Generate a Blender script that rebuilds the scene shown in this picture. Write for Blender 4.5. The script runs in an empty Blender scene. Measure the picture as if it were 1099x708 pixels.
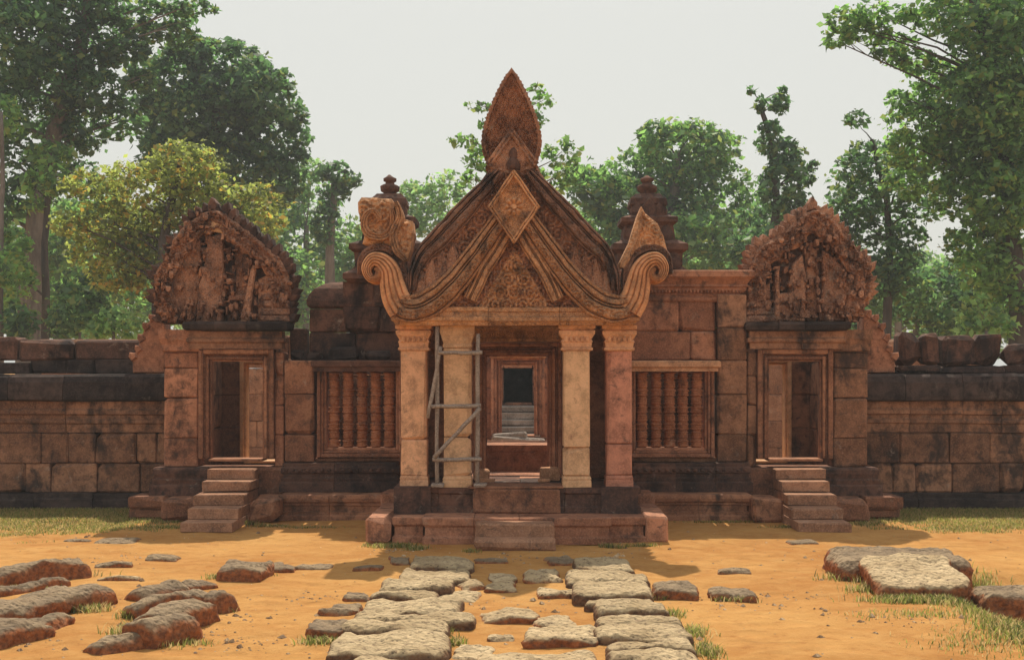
import bpy, math, random
import numpy as np
from mathutils import Vector, Matrix, noise as mn

# ------------------------------------------------------------------ camera, sky, sun, exposure
SC = bpy.context.scene
COL = SC.collection
F, AX, HY = 1500.0, 553.5, 395.0          # focal length in photo pixels, optical axis in the photo
EYE = 2.0
cam_d = bpy.data.cameras.new('camera')
cam = bpy.data.objects.new('camera', cam_d)
COL.objects.link(cam)
cam.location = (0, 0, EYE)
cam.rotation_euler = (math.radians(90), 0, 0)
cam_d.sensor_width = 36
cam_d.lens = F / 1099 * 36
cam_d.shift_x = -(AX - 549.5) / 1099
cam_d.shift_y = (HY - 354) / 1099
cam_d.clip_start = 0.1
cam_d.clip_end = 3000
SC.camera = cam

SUN_EL = math.radians(53)
world = bpy.data.worlds.new('World')
SC.world = world
world.use_nodes = True
wt = world.node_tree
wt.nodes.clear()
sky = wt.nodes.new('ShaderNodeTexSky')
sky.sky_type = 'NISHITA'
sky.sun_disc = False
sky.sun_elevation = SUN_EL
sky.sun_rotation = 0.0
sky.air_density = 1.0
sky.dust_density = 4.0
sky.ozone_density = 1.0
hazy = wt.nodes.new('ShaderNodeMix')
hazy.data_type = 'RGBA'
tcw = wt.nodes.new('ShaderNodeTexCoord')
spw = wt.nodes.new('ShaderNodeSeparateXYZ')
elv = wt.nodes.new('ShaderNodeMapRange')                  # the haze is thick low down and thin overhead
elv.interpolation_type = 'SMOOTHSTEP'
elv.inputs['From Min'].default_value = 0.22
elv.inputs['From Max'].default_value = 0.8
elv.inputs['To Min'].default_value = 0.86
elv.inputs['To Max'].default_value = 0.68
wt.links.new(tcw.outputs['Generated'], spw.inputs[0])
wt.links.new(spw.outputs['Z'], elv.inputs['Value'])
wt.links.new(elv.outputs['Result'], hazy.inputs['Factor'])
hazy.inputs['B'].default_value = (6.3, 6.35, 5.9, 1)      # thin bright overcast
bg = wt.nodes.new('ShaderNodeBackground')
bg.inputs['Strength'].default_value = 0.1
wo = wt.nodes.new('ShaderNodeOutputWorld')
wt.links.new(sky.outputs['Color'], hazy.inputs['A'])
wt.links.new(hazy.outputs['Result'], bg.inputs['Color'])
wt.links.new(bg.outputs['Background'], wo.inputs['Surface'])

sun_d = bpy.data.lights.new('sun', 'SUN')
sun_d.energy = 4.2
sun_d.angle = math.radians(0.6)
sun_d.color = (1.0, 0.9, 0.74)
sun = bpy.data.objects.new('sun', sun_d)
COL.objects.link(sun)
sun.rotation_euler = (SUN_EL - math.radians(90), 0, 0)    # the sun stands behind the gate

SC.view_settings.view_transform = 'Standard'
SC.view_settings.look = 'None'
SC.view_settings.exposure = 0.3
SC.view_settings.gamma = 1.0
SC.cycles.use_denoising = True
SC.cycles.max_bounces = 6
SC.cycles.diffuse_bounces = 4
SC.cycles.transmission_bounces = 4

# ------------------------------------------------------------------ helpers
def X(px, d): return (px - AX) * d / F
def Z(py, d): return EYE - (py - HY) * d / F
def P(px, py, d): return (X(px, d), d, Z(py, d))
rnd = random.Random(7)

def tag(o, label=None, cat=None, group=None, kind=None):
    if label: o['label'] = label
    if cat: o['category'] = cat
    if group: o['group'] = group
    if kind: o['kind'] = kind
    return o

def empty(name, loc, label, cat, group=None):
    o = bpy.data.objects.new(name, None)
    COL.objects.link(o)
    o.location = loc
    return tag(o, label, cat, group)

def _chamfer_faces():
    pts = []
    idx = {}
    for c in range(8):
        s = [(1 if c >> a & 1 else -1) for a in range(3)]
        for a in range(3):
            idx[(c, a)] = len(pts)
            pts.append(Vector([s[b] * (1.0 if b == a else 0.8) for b in range(3)]))
    faces = []
    for a in range(3):
        for sg in (0, 1):
            faces.append([idx[(c, a)] for c in range(8) if (c >> a & 1) == sg])
    for a, b in ((0, 1), (0, 2), (1, 2)):
        for sa in (0, 1):
            for sb in (0, 1):
                cs = [c for c in range(8) if (c >> a & 1) == sa and (c >> b & 1) == sb]
                faces.append([idx[(c, k)] for c in cs for k in (a, b)])
    for c in range(8):
        faces.append([idx[(c, a)] for a in range(3)])
    out = []
    for f in faces:
        ctr = sum((pts[i] for i in f), Vector()) / len(f)
        n = ctr.normalized()
        t = (pts[f[0]] - ctr).normalized()
        t = (t - n * t.dot(n)).normalized()
        b = n.cross(t)
        out.append(sorted(f, key=lambda i: math.atan2((pts[i] - ctr).dot(b), (pts[i] - ctr).dot(t))))
    return out
CH = _chamfer_faces()

class MB:
    """collects shapes; build() links them as one mesh object"""
    def __init__(s):
        s.v, s.f, s.sm = [], [], []
    def add(s, vs, fs, smooth=False):
        n = len(s.v)
        s.v += [tuple(v) for v in vs]
        s.f += [[i + n for i in f] for f in fs]
        s.sm += [smooth] * len(fs)
        return s
    def block(s, x0, x1, y0, y1, z0, z1, c=0.014, j=0.004, r=rnd):
        if x1 < x0: x0, x1 = x1, x0
        if y1 < y0: y0, y1 = y1, y0
        lo, hi = (x0, y0, z0), (x1, y1, z1)
        c = min(c, (x1 - x0) * .3, (y1 - y0) * .3, (z1 - z0) * .3)
        vs = []
        for k in range(8):
            cc = c * (r.uniform(.5, 1.7) if r.random() > .14 else r.uniform(2, 4.5)) if j else c
            cc = min(cc, (x1 - x0) * .4, (y1 - y0) * .4, (z1 - z0) * .4)
            for a in range(3):
                p = []
                for b in range(3):
                    hi_side = k >> b & 1
                    v = hi[b] if hi_side else lo[b]
                    if b != a: v += -cc if hi_side else cc
                    p.append(v + r.uniform(-j, j))
                vs.append(p)
        return s.add(vs, CH)
    def stack(s, x0, x1, y0, y1, prof, xl=1, xr=1, yb=1):
        """solid of stacked rectangles, prof = [(outset, z)]; xl/xr/yb switch the outset off on a side"""
        vs, fs = [], []
        for o, z in prof:
            vs += [(x0 - o * xl, y0 - o, z), (x1 + o * xr, y0 - o, z), (x1 + o * xr, y1 + o * yb, z), (x0 - o * xl, y1 + o * yb, z)]
        n = len(prof)
        for i in range(n - 1):
            for k in range(4):
                a, b = i * 4 + k, i * 4 + (k + 1) % 4
                fs.append([a, b, b + 4, a + 4])
        fs.append([3, 2, 1, 0])
        fs.append([4 * n - 4, 4 * n - 3, 4 * n - 2, 4 * n - 1])
        return s.add(vs, fs)
    def segstack(s, x0, x1, y0, y1, prof, seg=0.6, gap=0.006, j=0.008, xl=1, xr=1, r=rnd):
        """a moulding laid of separate stones"""
        xs = [x0]
        while xs[-1] < x1 - seg * .6:
            xs.append(min(x1, xs[-1] + seg * r.uniform(.75, 1.25)))
        if xs[-1] < x1 - 1e-4:
            if len(xs) > 1: xs[-1] = x1
            else: xs.append(x1)
        for i in range(len(xs) - 1):
            dj, dz = r.uniform(-j, j), r.uniform(-j, j) * .6
            s.stack(xs[i] + (gap / 2 if i else 0), xs[i + 1] - (gap / 2 if i < len(xs) - 2 else 0), y0, y1,
                    [(o + dj, z + (dz if k else 0)) for k, (o, z) in enumerate(prof)],
                    xl if i == 0 else 0, xr if i == len(xs) - 2 else 0, 0)
        return s
    def courses(s, x0, x1, y0, y1, zs, mean=0.5, gap=0.007, j=0.010, c=0.013, top_jag=0.0, r=rnd):
        """a wall of coursed blocks; zs = heights of the bed joints"""
        for i in range(len(zs) - 1):
            x = x0
            while x < x1 - 1e-3:
                w = mean * r.uniform(.6, 1.5)
                if x1 - (x + w) < mean * .45: w = x1 - x
                top = zs[i + 1]
                if i == len(zs) - 2 and top_jag: top -= r.uniform(0, top_jag)
                s.block(x + gap / 2, x + w - gap / 2, y0 + r.uniform(-j, j), y1, zs[i] + gap / 2, top - gap / 2, c, .003, r)
                x += w
        return s
    def prism(s, poly, y0, y1, bev=0.015):
        """polygon in XZ (any turn) extruded from y0 (front) to y1, front edge bevelled"""
        a = sum(poly[i][0] * poly[(i + 1) % len(poly)][1] - poly[(i + 1) % len(poly)][0] * poly[i][1] for i in range(len(poly)))
        if a < 0: poly = poly[::-1]
        n = len(poly)
        ins = []
        for i in range(n):
            p0, p, p1 = Vector(poly[i - 1]), Vector(poly[i]), Vector(poly[(i + 1) % n])
            e = ((p - p0).normalized() + (p1 - p).normalized())
            e = e.normalized() if e.length > 1e-6 else Vector((1, 0))
            nrm = Vector((-e.y, e.x))
            ins.append(p + nrm * bev)
        vs = [(q[0], y0, q[1]) for q in ins] + [(p[0], y0 + bev, p[1]) for p in poly] + [(p[0], y1, p[1]) for p in poly]
        fs = [list(range(n)), list(range(3 * n - 1, 2 * n - 1, -1))]
        for i in range(n):
            k = (i + 1) % n
            fs.append([i, i + n, k + n, k])
            fs.append([i + n, i + 2 * n, k + 2 * n, k + n])
        return s.add(vs, fs)
    def lathe(s, prof, cx, cy, n=16, smooth=True):
        vs, fs = [], []
        for r, z in prof:
            for k in range(n):
                t = 2 * math.pi * k / n
                vs.append((cx + r * math.cos(t), cy + r * math.sin(t), z))
        m = len(prof)
        for i in range(m - 1):
            for k in range(n):
                a, b = i * n + k, i * n + (k + 1) % n
                fs.append([a, b, b + n, a + n])
        fs.append(list(range(n - 1, -1, -1)))
        fs.append(list(range((m - 1) * n, m * n)))
        return s.add(vs, fs, smooth)
    def tube(s, pts, rad, n=8, smooth=True):
        pts = [Vector(p) for p in pts]
        vs, fs = [], []
        for i, p in enumerate(pts):
            d = (pts[min(i + 1, len(pts) - 1)] - pts[max(i - 1, 0)]).normalized()
            u = d.cross(Vector((0.1, 1, 0.05))).normalized()
            w = d.cross(u)
            for k in range(n):
                t = 2 * math.pi * k / n
                vs.append(p + (u * math.cos(t) + w * math.sin(t)) * rad[i])
        for i in range(len(pts) - 1):
            for k in range(n):
                a, b = i * n + k, i * n + (k + 1) % n
                fs.append([a, a + n, b + n, b])
        fs.append(list(range(n)))
        fs.append(list(range(len(pts) * n - 1, (len(pts) - 1) * n - 1, -1)))
        return s.add(vs, fs, smooth)
    def strip(s, path, width, prof, y0, depth, nt=12, step=0.02, smooth=False):
        """a carved band along a path in XZ: path points, width per point, prof(t, s) = relief towards the viewer"""
        pts, ws = resample(path, width, step)
        n = len(pts)
        vs, fs = [], []
        L = 0
        for i in range(n):
            if i: L += (pts[i] - pts[i - 1]).length
            d = (pts[min(i + 1, n - 1)] - pts[max(i - 1, 0)]).normalized()
            nr = Vector((-d.y, d.x))
            vs.append((pts[i].x + nr.x * ws[i] / 2, y0 + depth, pts[i].y + nr.y * ws[i] / 2))
            for k in range(nt + 1):
                t = k / nt
                q = pts[i] + nr * ws[i] * (.5 - t)
                vs.append((q.x, y0 - prof(t, L), q.y))
            vs.append((pts[i].x - nr.x * ws[i] / 2, y0 + depth, pts[i].y - nr.y * ws[i] / 2))
        m = nt + 3
        for i in range(n - 1):
            for k in range(m - 1):
                a = i * m + k
                fs.append([a, a + 1, a + 1 + m, a + m])
        fs.append(list(range(m - 1, -1, -1)))
        fs.append(list(range((n - 1) * m, n * m)))
        return s.add(vs, fs, smooth)
    def relief(s, x0, x1, z0, z1, res, y0, h, inside, smooth=False):
        nx, nz = int((x1 - x0) / res) + 1, int((z1 - z0) / res) + 1
        xs, zs = np.linspace(x0, x1, nx), np.linspace(z0, z1, nz)
        ids, vs, fs = {}, [], []
        for i in range(nx):
            for k in range(nz):
                if inside(xs[i], zs[k]):
                    ids[(i, k)] = len(vs)
                    vs.append((xs[i], y0 - h(xs[i], zs[k]), zs[k]))
        for i in range(nx - 1):
            for k in range(nz - 1):
                q = [ids.get(t) for t in ((i, k), (i + 1, k), (i + 1, k + 1), (i, k + 1))]
                if None not in q: fs.append(q)
        return s.add(vs, fs, smooth)
    def wobble(s, amp=0.006, freq=5.0, seed=0):
        o = Vector((seed * 3.1, seed * 1.7, seed * 2.3))
        s.v = [tuple(Vector(v) + mn.noise_vector(Vector(v) * freq + o) * amp) for v in s.v]
        return s
    def build(s, name, mat, parent=None, loc=(0, 0, 0)):
        me = bpy.data.meshes.new(name)
        me.from_pydata(s.v, [], s.f)
        me.polygons.foreach_set('use_smooth', s.sm)
        me.materials.append(mat)
        me.update()
        o = bpy.data.objects.new(name, me)
        COL.objects.link(o)
        o.location = loc
        if parent is not None:
            o.parent = parent
            if parent.type == 'EMPTY':
                o.location = Vector(loc) - parent.location
        return o

def resample(path, width, step):
    pts = [Vector(p) for p in path]
    out, ws = [], []
    n = len(pts)
    for i in range(n - 1):
        p0, p1, p2, p3 = pts[max(i - 1, 0)], pts[i], pts[i + 1], pts[min(i + 2, n - 1)]
        m = max(1, int((p2 - p1).length / step))
        for k in range(m):
            t = k / m
            out.append(.5 * ((2 * p1) + (p2 - p0) * t + (2 * p0 - 5 * p1 + 4 * p2 - p3) * t * t + (3 * p1 - p0 - 3 * p2 + p3) * t ** 3))
            ws.append(width[i] + (width[i + 1] - width[i]) * t)
    out.append(pts[-1])
    ws.append(width[-1])
    return out, ws

def inpoly(poly):
    def f(x, y):
        c = False
        j = len(poly) - 1
        for i in range(len(poly)):
            xi, yi = poly[i]
            xj, yj = poly[j]
            if (yi > y) != (yj > y) and x < (xj - xi) * (y - yi) / (yj - yi) + xi: c = not c
            j = i
        return c
    return f

def edge_dist(poly, x, y):
    best = 9.0
    for i in range(len(poly)):
        ax, ay = poly[i]
        bx, by = poly[(i + 1) % len(poly)]
        dx, dy = bx - ax, by - ay
        t = max(0, min(1, ((x - ax) * dx + (y - ay) * dy) / (dx * dx + dy * dy + 1e-9)))
        best = min(best, math.hypot(x - ax - dx * t, y - ay - dy * t))
    return best

def scrolls(x, z, p=0.17, seed=0):
    """scrolling foliage carving, 0..1"""
    row = math.floor(z / (p * .87))
    best, val = 9, 0
    for dr in (-1, 0, 1):
        rr = row + dr
        for dc in (-1, 0, 1):
            cc = math.floor(x / p - (rr % 2) * .5) + dc
            cx, cz = (cc + .5 + (rr % 2) * .5) * p, (rr + .5) * p * .87
            h = math.sin(cc * 12.7 + rr * 78.3 + seed) * 43758.5
            h -= math.floor(h)
            cx += (h - .5) * p * .25
            r = math.hypot(x - cx, z - cz) / p
            if r < best:
                best = r
                th = math.atan2(z - cz, x - cx)
                hand = 1 if (cc + rr) % 2 else -1
                sp = .5 + .5 * math.cos(2 * math.pi * (r * 3.6) - hand * th)
                lf = .5 + .5 * math.cos(7 * th + 9 * r * hand)
                val = (sp * .65 + lf * .35) * max(0, 1 - r * 1.15) ** .35
    return max(0, val) * (.75 + .5 * mn.noise(Vector((x * 9, z * 9, seed))))

# ------------------------------------------------------------------ materials
class Nodes:
    def __init__(s, name):
        s.m = bpy.data.materials.new(name)
        s.m.use_nodes = True
        s.t = s.m.node_tree
        s.t.nodes.clear()
        s.out = s.n('ShaderNodeOutputMaterial')
    def n(s, k, **kw):
        nd = s.t.nodes.new(k)
        for a, b in kw.items(): setattr(nd, a, b)
        return nd
    def l(s, a, b): s.t.links.new(a, b)
    def val(s, sock, v):
        if isinstance(v, bpy.types.NodeSocket): s.l(v, sock)
        else: sock.default_value = v
    def coord(s, scale=(1, 1, 1), rnd_off=False):
        tc = s.n('ShaderNodeTexCoord')
        mp = s.n('ShaderNodeMapping')
        mp.inputs['Scale'].default_value = scale
        s.l(tc.outputs['Object'], mp.inputs['Vector'])
        if rnd_off:
            oi = s.n('ShaderNodeObjectInfo')
            mu = s.math('MULTIPLY', oi.outputs['Random'], 37.0)
            s.l(mu, mp.inputs['Location'])
        return mp.outputs['Vector']
    def noise(s, vec, scale, detail=6, rough=.6, dist=0.0):
        nd = s.n('ShaderNodeTexNoise')
        nd.inputs['Scale'].default_value = scale
        nd.inputs['Detail'].default_value = detail
        nd.inputs['Roughness'].default_value = rough
        nd.inputs['Distortion'].default_value = dist
        s.l(vec, nd.inputs['Vector'])
        return nd.outputs['Fac']
    def voro(s, vec, scale, feat='F1'):
        nd = s.n('ShaderNodeTexVoronoi', feature=feat)
        nd.inputs['Scale'].default_value = scale
        s.l(vec, nd.inputs['Vector'])
        return nd.outputs['Distance']
    def math(s, op, a, b=0.0, clamp=False):
        nd = s.n('ShaderNodeMath', operation=op, use_clamp=clamp)
        s.val(nd.inputs[0], a)
        s.val(nd.inputs[1], b)
        return nd.outputs[0]
    def ramp(s, f, a, b, lo=0.0, hi=1.0):
        nd = s.n('ShaderNodeMapRange', interpolation_type='SMOOTHSTEP')
        s.val(nd.inputs['Value'], f)
        nd.inputs['From Min'].default_value, nd.inputs['From Max'].default_value = a, b
        nd.inputs['To Min'].default_value, nd.inputs['To Max'].default_value = lo, hi
        return nd.outputs['Result']
    def mix(s, f, a, b, mode='MIX'):
        nd = s.n('ShaderNodeMix', data_type='RGBA', blend_type=mode)
        s.val(nd.inputs['Factor'], f)
        for k, v in (('A', a), ('B', b)):
            s.val(nd.inputs[k], v if isinstance(v, bpy.types.NodeSocket) else (*v, 1))
        return nd.outputs['Result']
    def island(s): return s.n('ShaderNodeNewGeometry').outputs['Random Per Island']
    def bump(s, h, strength, dist):
        nd = s.n('ShaderNodeBump')
        nd.inputs['Strength'].default_value = strength
        nd.inputs['Distance'].default_value = dist
        s.l(h, nd.inputs['Height'])
        return nd.outputs['Normal']
    def principled(s, col, rough=.9, normal=None, spec=.15):
        b = s.n('ShaderNodeBsdfPrincipled')
        s.val(b.inputs['Base Color'], col if isinstance(col, bpy.types.NodeSocket) else (*col, 1))
        s.val(b.inputs['Roughness'], rough)
        b.inputs['Specular IOR Level'].default_value = spec
        if normal is not None: s.l(normal, b.inputs['Normal'])
        s.l(b.outputs['BSDF'], s.out.inputs['Surface'])
        return s.m

def stone(name, c1, c2, crust=.45, crust_col=(.035, .028, .027), pale=.25, pale_col=(.42, .33, .26), bump=.5, carve=0.0, rnd_off=False):
    """weathered sandstone: block to block tone, blotches, dark biological crust, pale lichen"""
    s = Nodes(name)
    v = s.coord(rnd_off=rnd_off)
    vs = s.coord((1, 1, .35), rnd_off)
    big = s.noise(v, 1.3, 7, .62, .3)
    mid = s.noise(v, 6, 7, .7, .3)
    fine = s.noise(v, 48, 5, .7)
    c1, c2 = tuple(c * .92 for c in c1), tuple(min(.8, c * 1.28) for c in c2)
    tone = s.math('ADD', s.math('MULTIPLY', s.island(), .6), s.math('MULTIPLY', s.ramp(big, .25, .75), .5))
    col = s.mix(s.ramp(tone, .2, .9), c1, c2)
    col = s.mix(s.ramp(mid, .38, .66, 0, .6), col, tuple(c * .5 for c in c1))
    col = s.mix(s.ramp(fine, .42, .68, 0, .35), col, tuple(min(1, c * 1.35) for c in c2))
    speck = s.noise(v, 9, 9, .72, .6)
    col = s.mix(s.ramp(speck, .54 - crust * .05, .70, 0, .75), col, tuple(c * 1.6 for c in crust_col))
    streak = s.math('ADD', s.math('MULTIPLY', s.noise(vs, 2.2, 8, .68, .6), .7), s.math('MULTIPLY', mid, .3))
    e = .68 - crust * .36
    col = s.mix(s.ramp(streak, e, e + .17, 0, .9), col, crust_col)
    pl = s.noise(v, 4.3, 9, .72, .4)
    col = s.mix(s.ramp(pl, .64 - pale * .2, .78 - pale * .2, 0, .6), col, pale_col)
    h = s.math('ADD', s.math('MULTIPLY', fine, .5), s.math('MULTIPLY', mid, .8))
    if carve:
        vv = s.voro(v, 17)
        h = s.math('ADD', h, s.math('MULTIPLY', s.math('SINE', s.math('MULTIPLY', vv, 17.0)), carve))
    return s.principled(col, .92, s.bump(h, bump, .02))

M = {}
M['red'] = stone('red_sandstone', (.26, .112, .068), (.42, .20, .12), .5)
M['brown'] = stone('brown_sandstone', (.20, .088, .054), (.35, .17, .098), .52)
M['wall'] = stone('wall_sandstone', (.17, .082, .05), (.33, .17, .10), .6)
M['dark'] = stone('crusted_sandstone', (.075, .048, .042), (.15, .075, .052), .62, (.02, .017, .018), .3)
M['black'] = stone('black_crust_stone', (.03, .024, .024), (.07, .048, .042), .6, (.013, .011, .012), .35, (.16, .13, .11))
M['ochre'] = stone('ochre_sandstone', (.60, .345, .185), (.60, .375, .22), .26, (.2, .1, .06), .3, (.62, .48, .34), .35)
M['pink'] = stone('pink_sandstone', (.46, .225, .125), (.62, .35, .205), .3, (.10, .06, .045), .25, (.55, .4, .29), .35)
M['carved'] = stone('carved_sandstone', (.42, .205, .105), (.60, .33, .175), .52, (.05, .036, .032), .25, bump=.6, carve=.5)
M['rose'] = stone('rose_sandstone', (.36, .15, .10), (.46, .21, .14), .42)
M['scroll'] = stone('scroll_sandstone', (.46, .21, .10), (.60, .31, .16), .42, (.07, .05, .04), .25, (.5, .36, .24), .5)
M['slate'] = stone('carved_crusted_sandstone', (.12, .068, .05), (.23, .12, .08), .6, (.03, .026, .028), .35, (.3, .25, .2), .6, .4)
M['gable'] = stone('gable_sandstone', (.27, .13, .083), (.46, .24, .15), .55, (.035, .03, .032), .4, (.32, .25, .2), .7, .5)
M['step'] = stone('worn_step_sandstone', (.30, .15, .09), (.42, .23, .14), .3, pale=.4)
M['grey'] = stone('grey_worn_stone', (.24, .2, .17), (.36, .3, .25), .35)

def laterite(name, t1=(.40, .29, .165), t2=(.60, .46, .28), s1=(.43, .155, .06), s2=(.15, .065, .038)):
    s = Nodes(name)
    v = s.coord(rnd_off=True)
    g = s.n('ShaderNodeTexCoord')
    big = s.noise(v, 3.0, 7, .65)
    fine = s.noise(v, 22, 6, .7)
    pits = s.voro(v, 20)
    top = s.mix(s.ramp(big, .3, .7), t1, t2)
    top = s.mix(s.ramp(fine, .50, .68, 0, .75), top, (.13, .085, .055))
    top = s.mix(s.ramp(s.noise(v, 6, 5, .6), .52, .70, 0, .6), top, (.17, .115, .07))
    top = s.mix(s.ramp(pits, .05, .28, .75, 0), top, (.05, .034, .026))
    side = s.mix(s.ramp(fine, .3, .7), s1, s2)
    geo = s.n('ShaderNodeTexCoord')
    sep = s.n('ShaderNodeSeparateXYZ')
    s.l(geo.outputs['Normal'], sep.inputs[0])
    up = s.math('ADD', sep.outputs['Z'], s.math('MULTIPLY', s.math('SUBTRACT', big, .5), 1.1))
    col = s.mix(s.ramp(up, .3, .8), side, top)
    h = s.math('ADD', s.math('MULTIPLY', fine, .8), s.math('MULTIPLY', pits, 1.0))
    return s.principled(col, .95, s.bump(h, .9, .03), .1)
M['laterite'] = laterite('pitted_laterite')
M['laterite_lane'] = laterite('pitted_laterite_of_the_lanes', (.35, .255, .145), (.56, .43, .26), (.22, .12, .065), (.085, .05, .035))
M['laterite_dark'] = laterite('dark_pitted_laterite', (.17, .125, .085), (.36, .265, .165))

def ground_mat():
    s = Nodes('sandy_earth')
    v = s.coord()
    big = s.noise(v, .5, 7, .6)
    mid = s.noise(v, 3.2, 8, .7, .4)
    fine = s.noise(v, 60, 5, .75)
    col = s.mix(s.ramp(big, .3, .7), (.42, .19, .056), (.56, .30, .10))
    col = s.mix(s.ramp(mid, .38, .72, 0, .55), col, (.60, .345, .125))
    col = s.mix(s.ramp(s.noise(v, 7, 9, .75), .50, .70, 0, .7), col, (.36, .15, .045))
    col = s.mix(s.ramp(s.noise(v, 1.4, 9, .8, .5), .54, .66, 0, .5), col, (.33, .17, .06))
    col = s.mix(s.ramp(fine, .56, .72, 0, .6), col, (.30, .13, .055))
    col = s.mix(s.ramp(s.voro(v, 38), .02, .13, .8, 0), col, (.24, .12, .06))
    foot = s.voro(v, 3.2, 'SMOOTH_F1')
    h = s.math('ADD', s.math('MULTIPLY', fine, .5), s.math('MULTIPLY', mid, 1.6))
    h = s.math('ADD', h, s.math('MULTIPLY', s.ramp(foot, .1, .45), .9))
    return s.principled(col, .97, s.bump(h, .85, .035), .05)
M['ground'] = ground_mat()

def wood_mat():
    s = Nodes('weathered_timber')
    v = s.coord((1, 1, 1))
    n = s.noise(v, 22, 6, .7, 1.5)
    col = s.mix(s.ramp(n, .3, .7), (.19, .15, .13), (.42, .34, .28))
    return s.principled(col, .85, s.bump(n, .4, .01))
M['wood'] = wood_mat()

def bark_mat(name, c1, c2):
    s = Nodes(name)
    v = s.coord((1, 1, .25))
    n = s.noise(v, 3.5, 7, .7, .5)
    return s.principled(s.mix(s.ramp(n, .3, .7), c1, c2), .9, s.bump(n, .8, .08))
M['bark'] = bark_mat('grey_bark', (.10, .085, .075), (.22, .19, .165))
M['bark_dark'] = bark_mat('dark_bark', (.045, .036, .032), (.11, .09, .075))

def leaf_mat(name, c1, c2, c3, glow, f3=.2, trans=.55):
    c1, c2 = tuple(c * .8 for c in c1), tuple(c * 1.35 for c in c2)
    glow = tuple(min(.95, c * 1.3) for c in glow)
    """leaf surface: reflects c1..c2, odd leaves c3, lets sunlight through as glow"""
    s = Nodes(name)
    v = s.coord()
    isl = s.island()
    n = s.noise(v, .8, 5, .65)
    f = s.math('ADD', s.math('MULTIPLY', isl, .4), s.math('MULTIPLY', n, .7))
    col = s.mix(s.ramp(f, .36, .72), c1, c2)
    odd = s.math('MULTIPLY', s.ramp(s.math('FRACT', s.math('MULTIPLY', isl, 17.3)), 1 - f3, 1 - f3 + .02), 1.0)
    col = s.mix(odd, col, c3)
    tcol = s.mix(odd, s.mix(s.ramp(f, .36, .72), tuple(g * .35 for g in glow), glow), tuple(min(1, c * 2.2) for c in c3))
    d = s.n('ShaderNodeBsdfDiffuse')
    t = s.n('ShaderNodeBsdfTranslucent')
    gl = s.n('ShaderNodeBsdfGlossy')
    gl.inputs['Roughness'].default_value = .5
    gl.inputs['Color'].default_value = (.6, .65, .6, 1)
    s.l(col, d.inputs['Color'])
    s.l(tcol, t.inputs['Color'])
    m1 = s.n('ShaderNodeMixShader')
    m1.inputs[0].default_value = trans
    s.l(d.outputs[0], m1.inputs[1])
    s.l(t.outputs[0], m1.inputs[2])
    m2 = s.n('ShaderNodeMixShader')
    m2.inputs[0].default_value = .05
    s.l(m1.outputs[0], m2.inputs[1])
    s.l(gl.outputs[0], m2.inputs[2])
    s.l(m2.outputs[0], s.out.inputs['Surface'])
    return s.m
M['leaf_dark'] = leaf_mat('dark_leaves', (.022, .06, .05), (.05, .115, .06), (.14, .19, .05), (.16, .34, .11), .12)
M['leaf_mid'] = leaf_mat('green_leaves', (.03, .085, .052), (.075, .165, .066), (.19, .24, .06), (.30, .58, .14), .16)
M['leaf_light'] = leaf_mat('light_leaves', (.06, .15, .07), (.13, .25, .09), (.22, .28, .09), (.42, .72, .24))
M['leaf_yellow'] = leaf_mat('yellowing_leaves', (.07, .115, .03), (.15, .185, .045), (.33, .23, .04), (.48, .58, .13), .14)
M['grass'] = leaf_mat('grass_blades', (.075, .12, .028), (.17, .19, .05), (.34, .26, .12), (.34, .38, .09), .38)

# ------------------------------------------------------------------ ground
def ground():
    xs = sorted(set(np.round(np.concatenate([np.linspace(-9, 9, 151), np.linspace(-400, -9, 30), np.linspace(9, 400, 30)]), 3)))
    ys = sorted(set(np.round(np.concatenate([np.linspace(7, 19.5, 120), np.linspace(19.5, 40, 20), np.linspace(40, 900, 30), np.linspace(-60, 7, 15)]), 3)))
    vs, fs = [], []
    for y in ys:
        for x in xs:
            vs.append((x, y, gz(x, y)))
    nx = len(xs)
    for k in range(len(ys) - 1):
        for i in range(nx - 1):
            a = k * nx + i
            fs.append([a, a + 1, a + 1 + nx, a + nx])
    mb = MB()
    mb.add(vs, fs, True)
    return tag(mb.build('ground', M['ground']), kind='structure')

def gz(x, y):
    if y > 19.4 or y < -5 or abs(x) > 14: return 0.0
    z = .03 * mn.noise(Vector((x * .8, y * .8, 3))) + .014 * mn.noise(Vector((x * 3, y * 3, 9))) + .007 * mn.noise(Vector((x * 8, y * 8, 1)))
    if y > 17: z *= max(0, (19.4 - y) / 2.4)
    # hollow beside the big slab on the right
    k = max(0, min(1, (x - (3.55 + .10 * (13.5 - y))) / .5)) * max(0, min(1, (13.9 - y) / .8)) * max(0, min(1, (y - 8.5) / 1.5))
    return z - .22 * k * k * (3 - 2 * k)
ground()

# ------------------------------------------------------------------ the gate
D = 19.0
gate = empty('temple_gatehouse', (0, 18, 0), 'red sandstone temple gatehouse with leaf shaped spire and scrolled gables above its pillared porch', 'temple gate')

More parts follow.
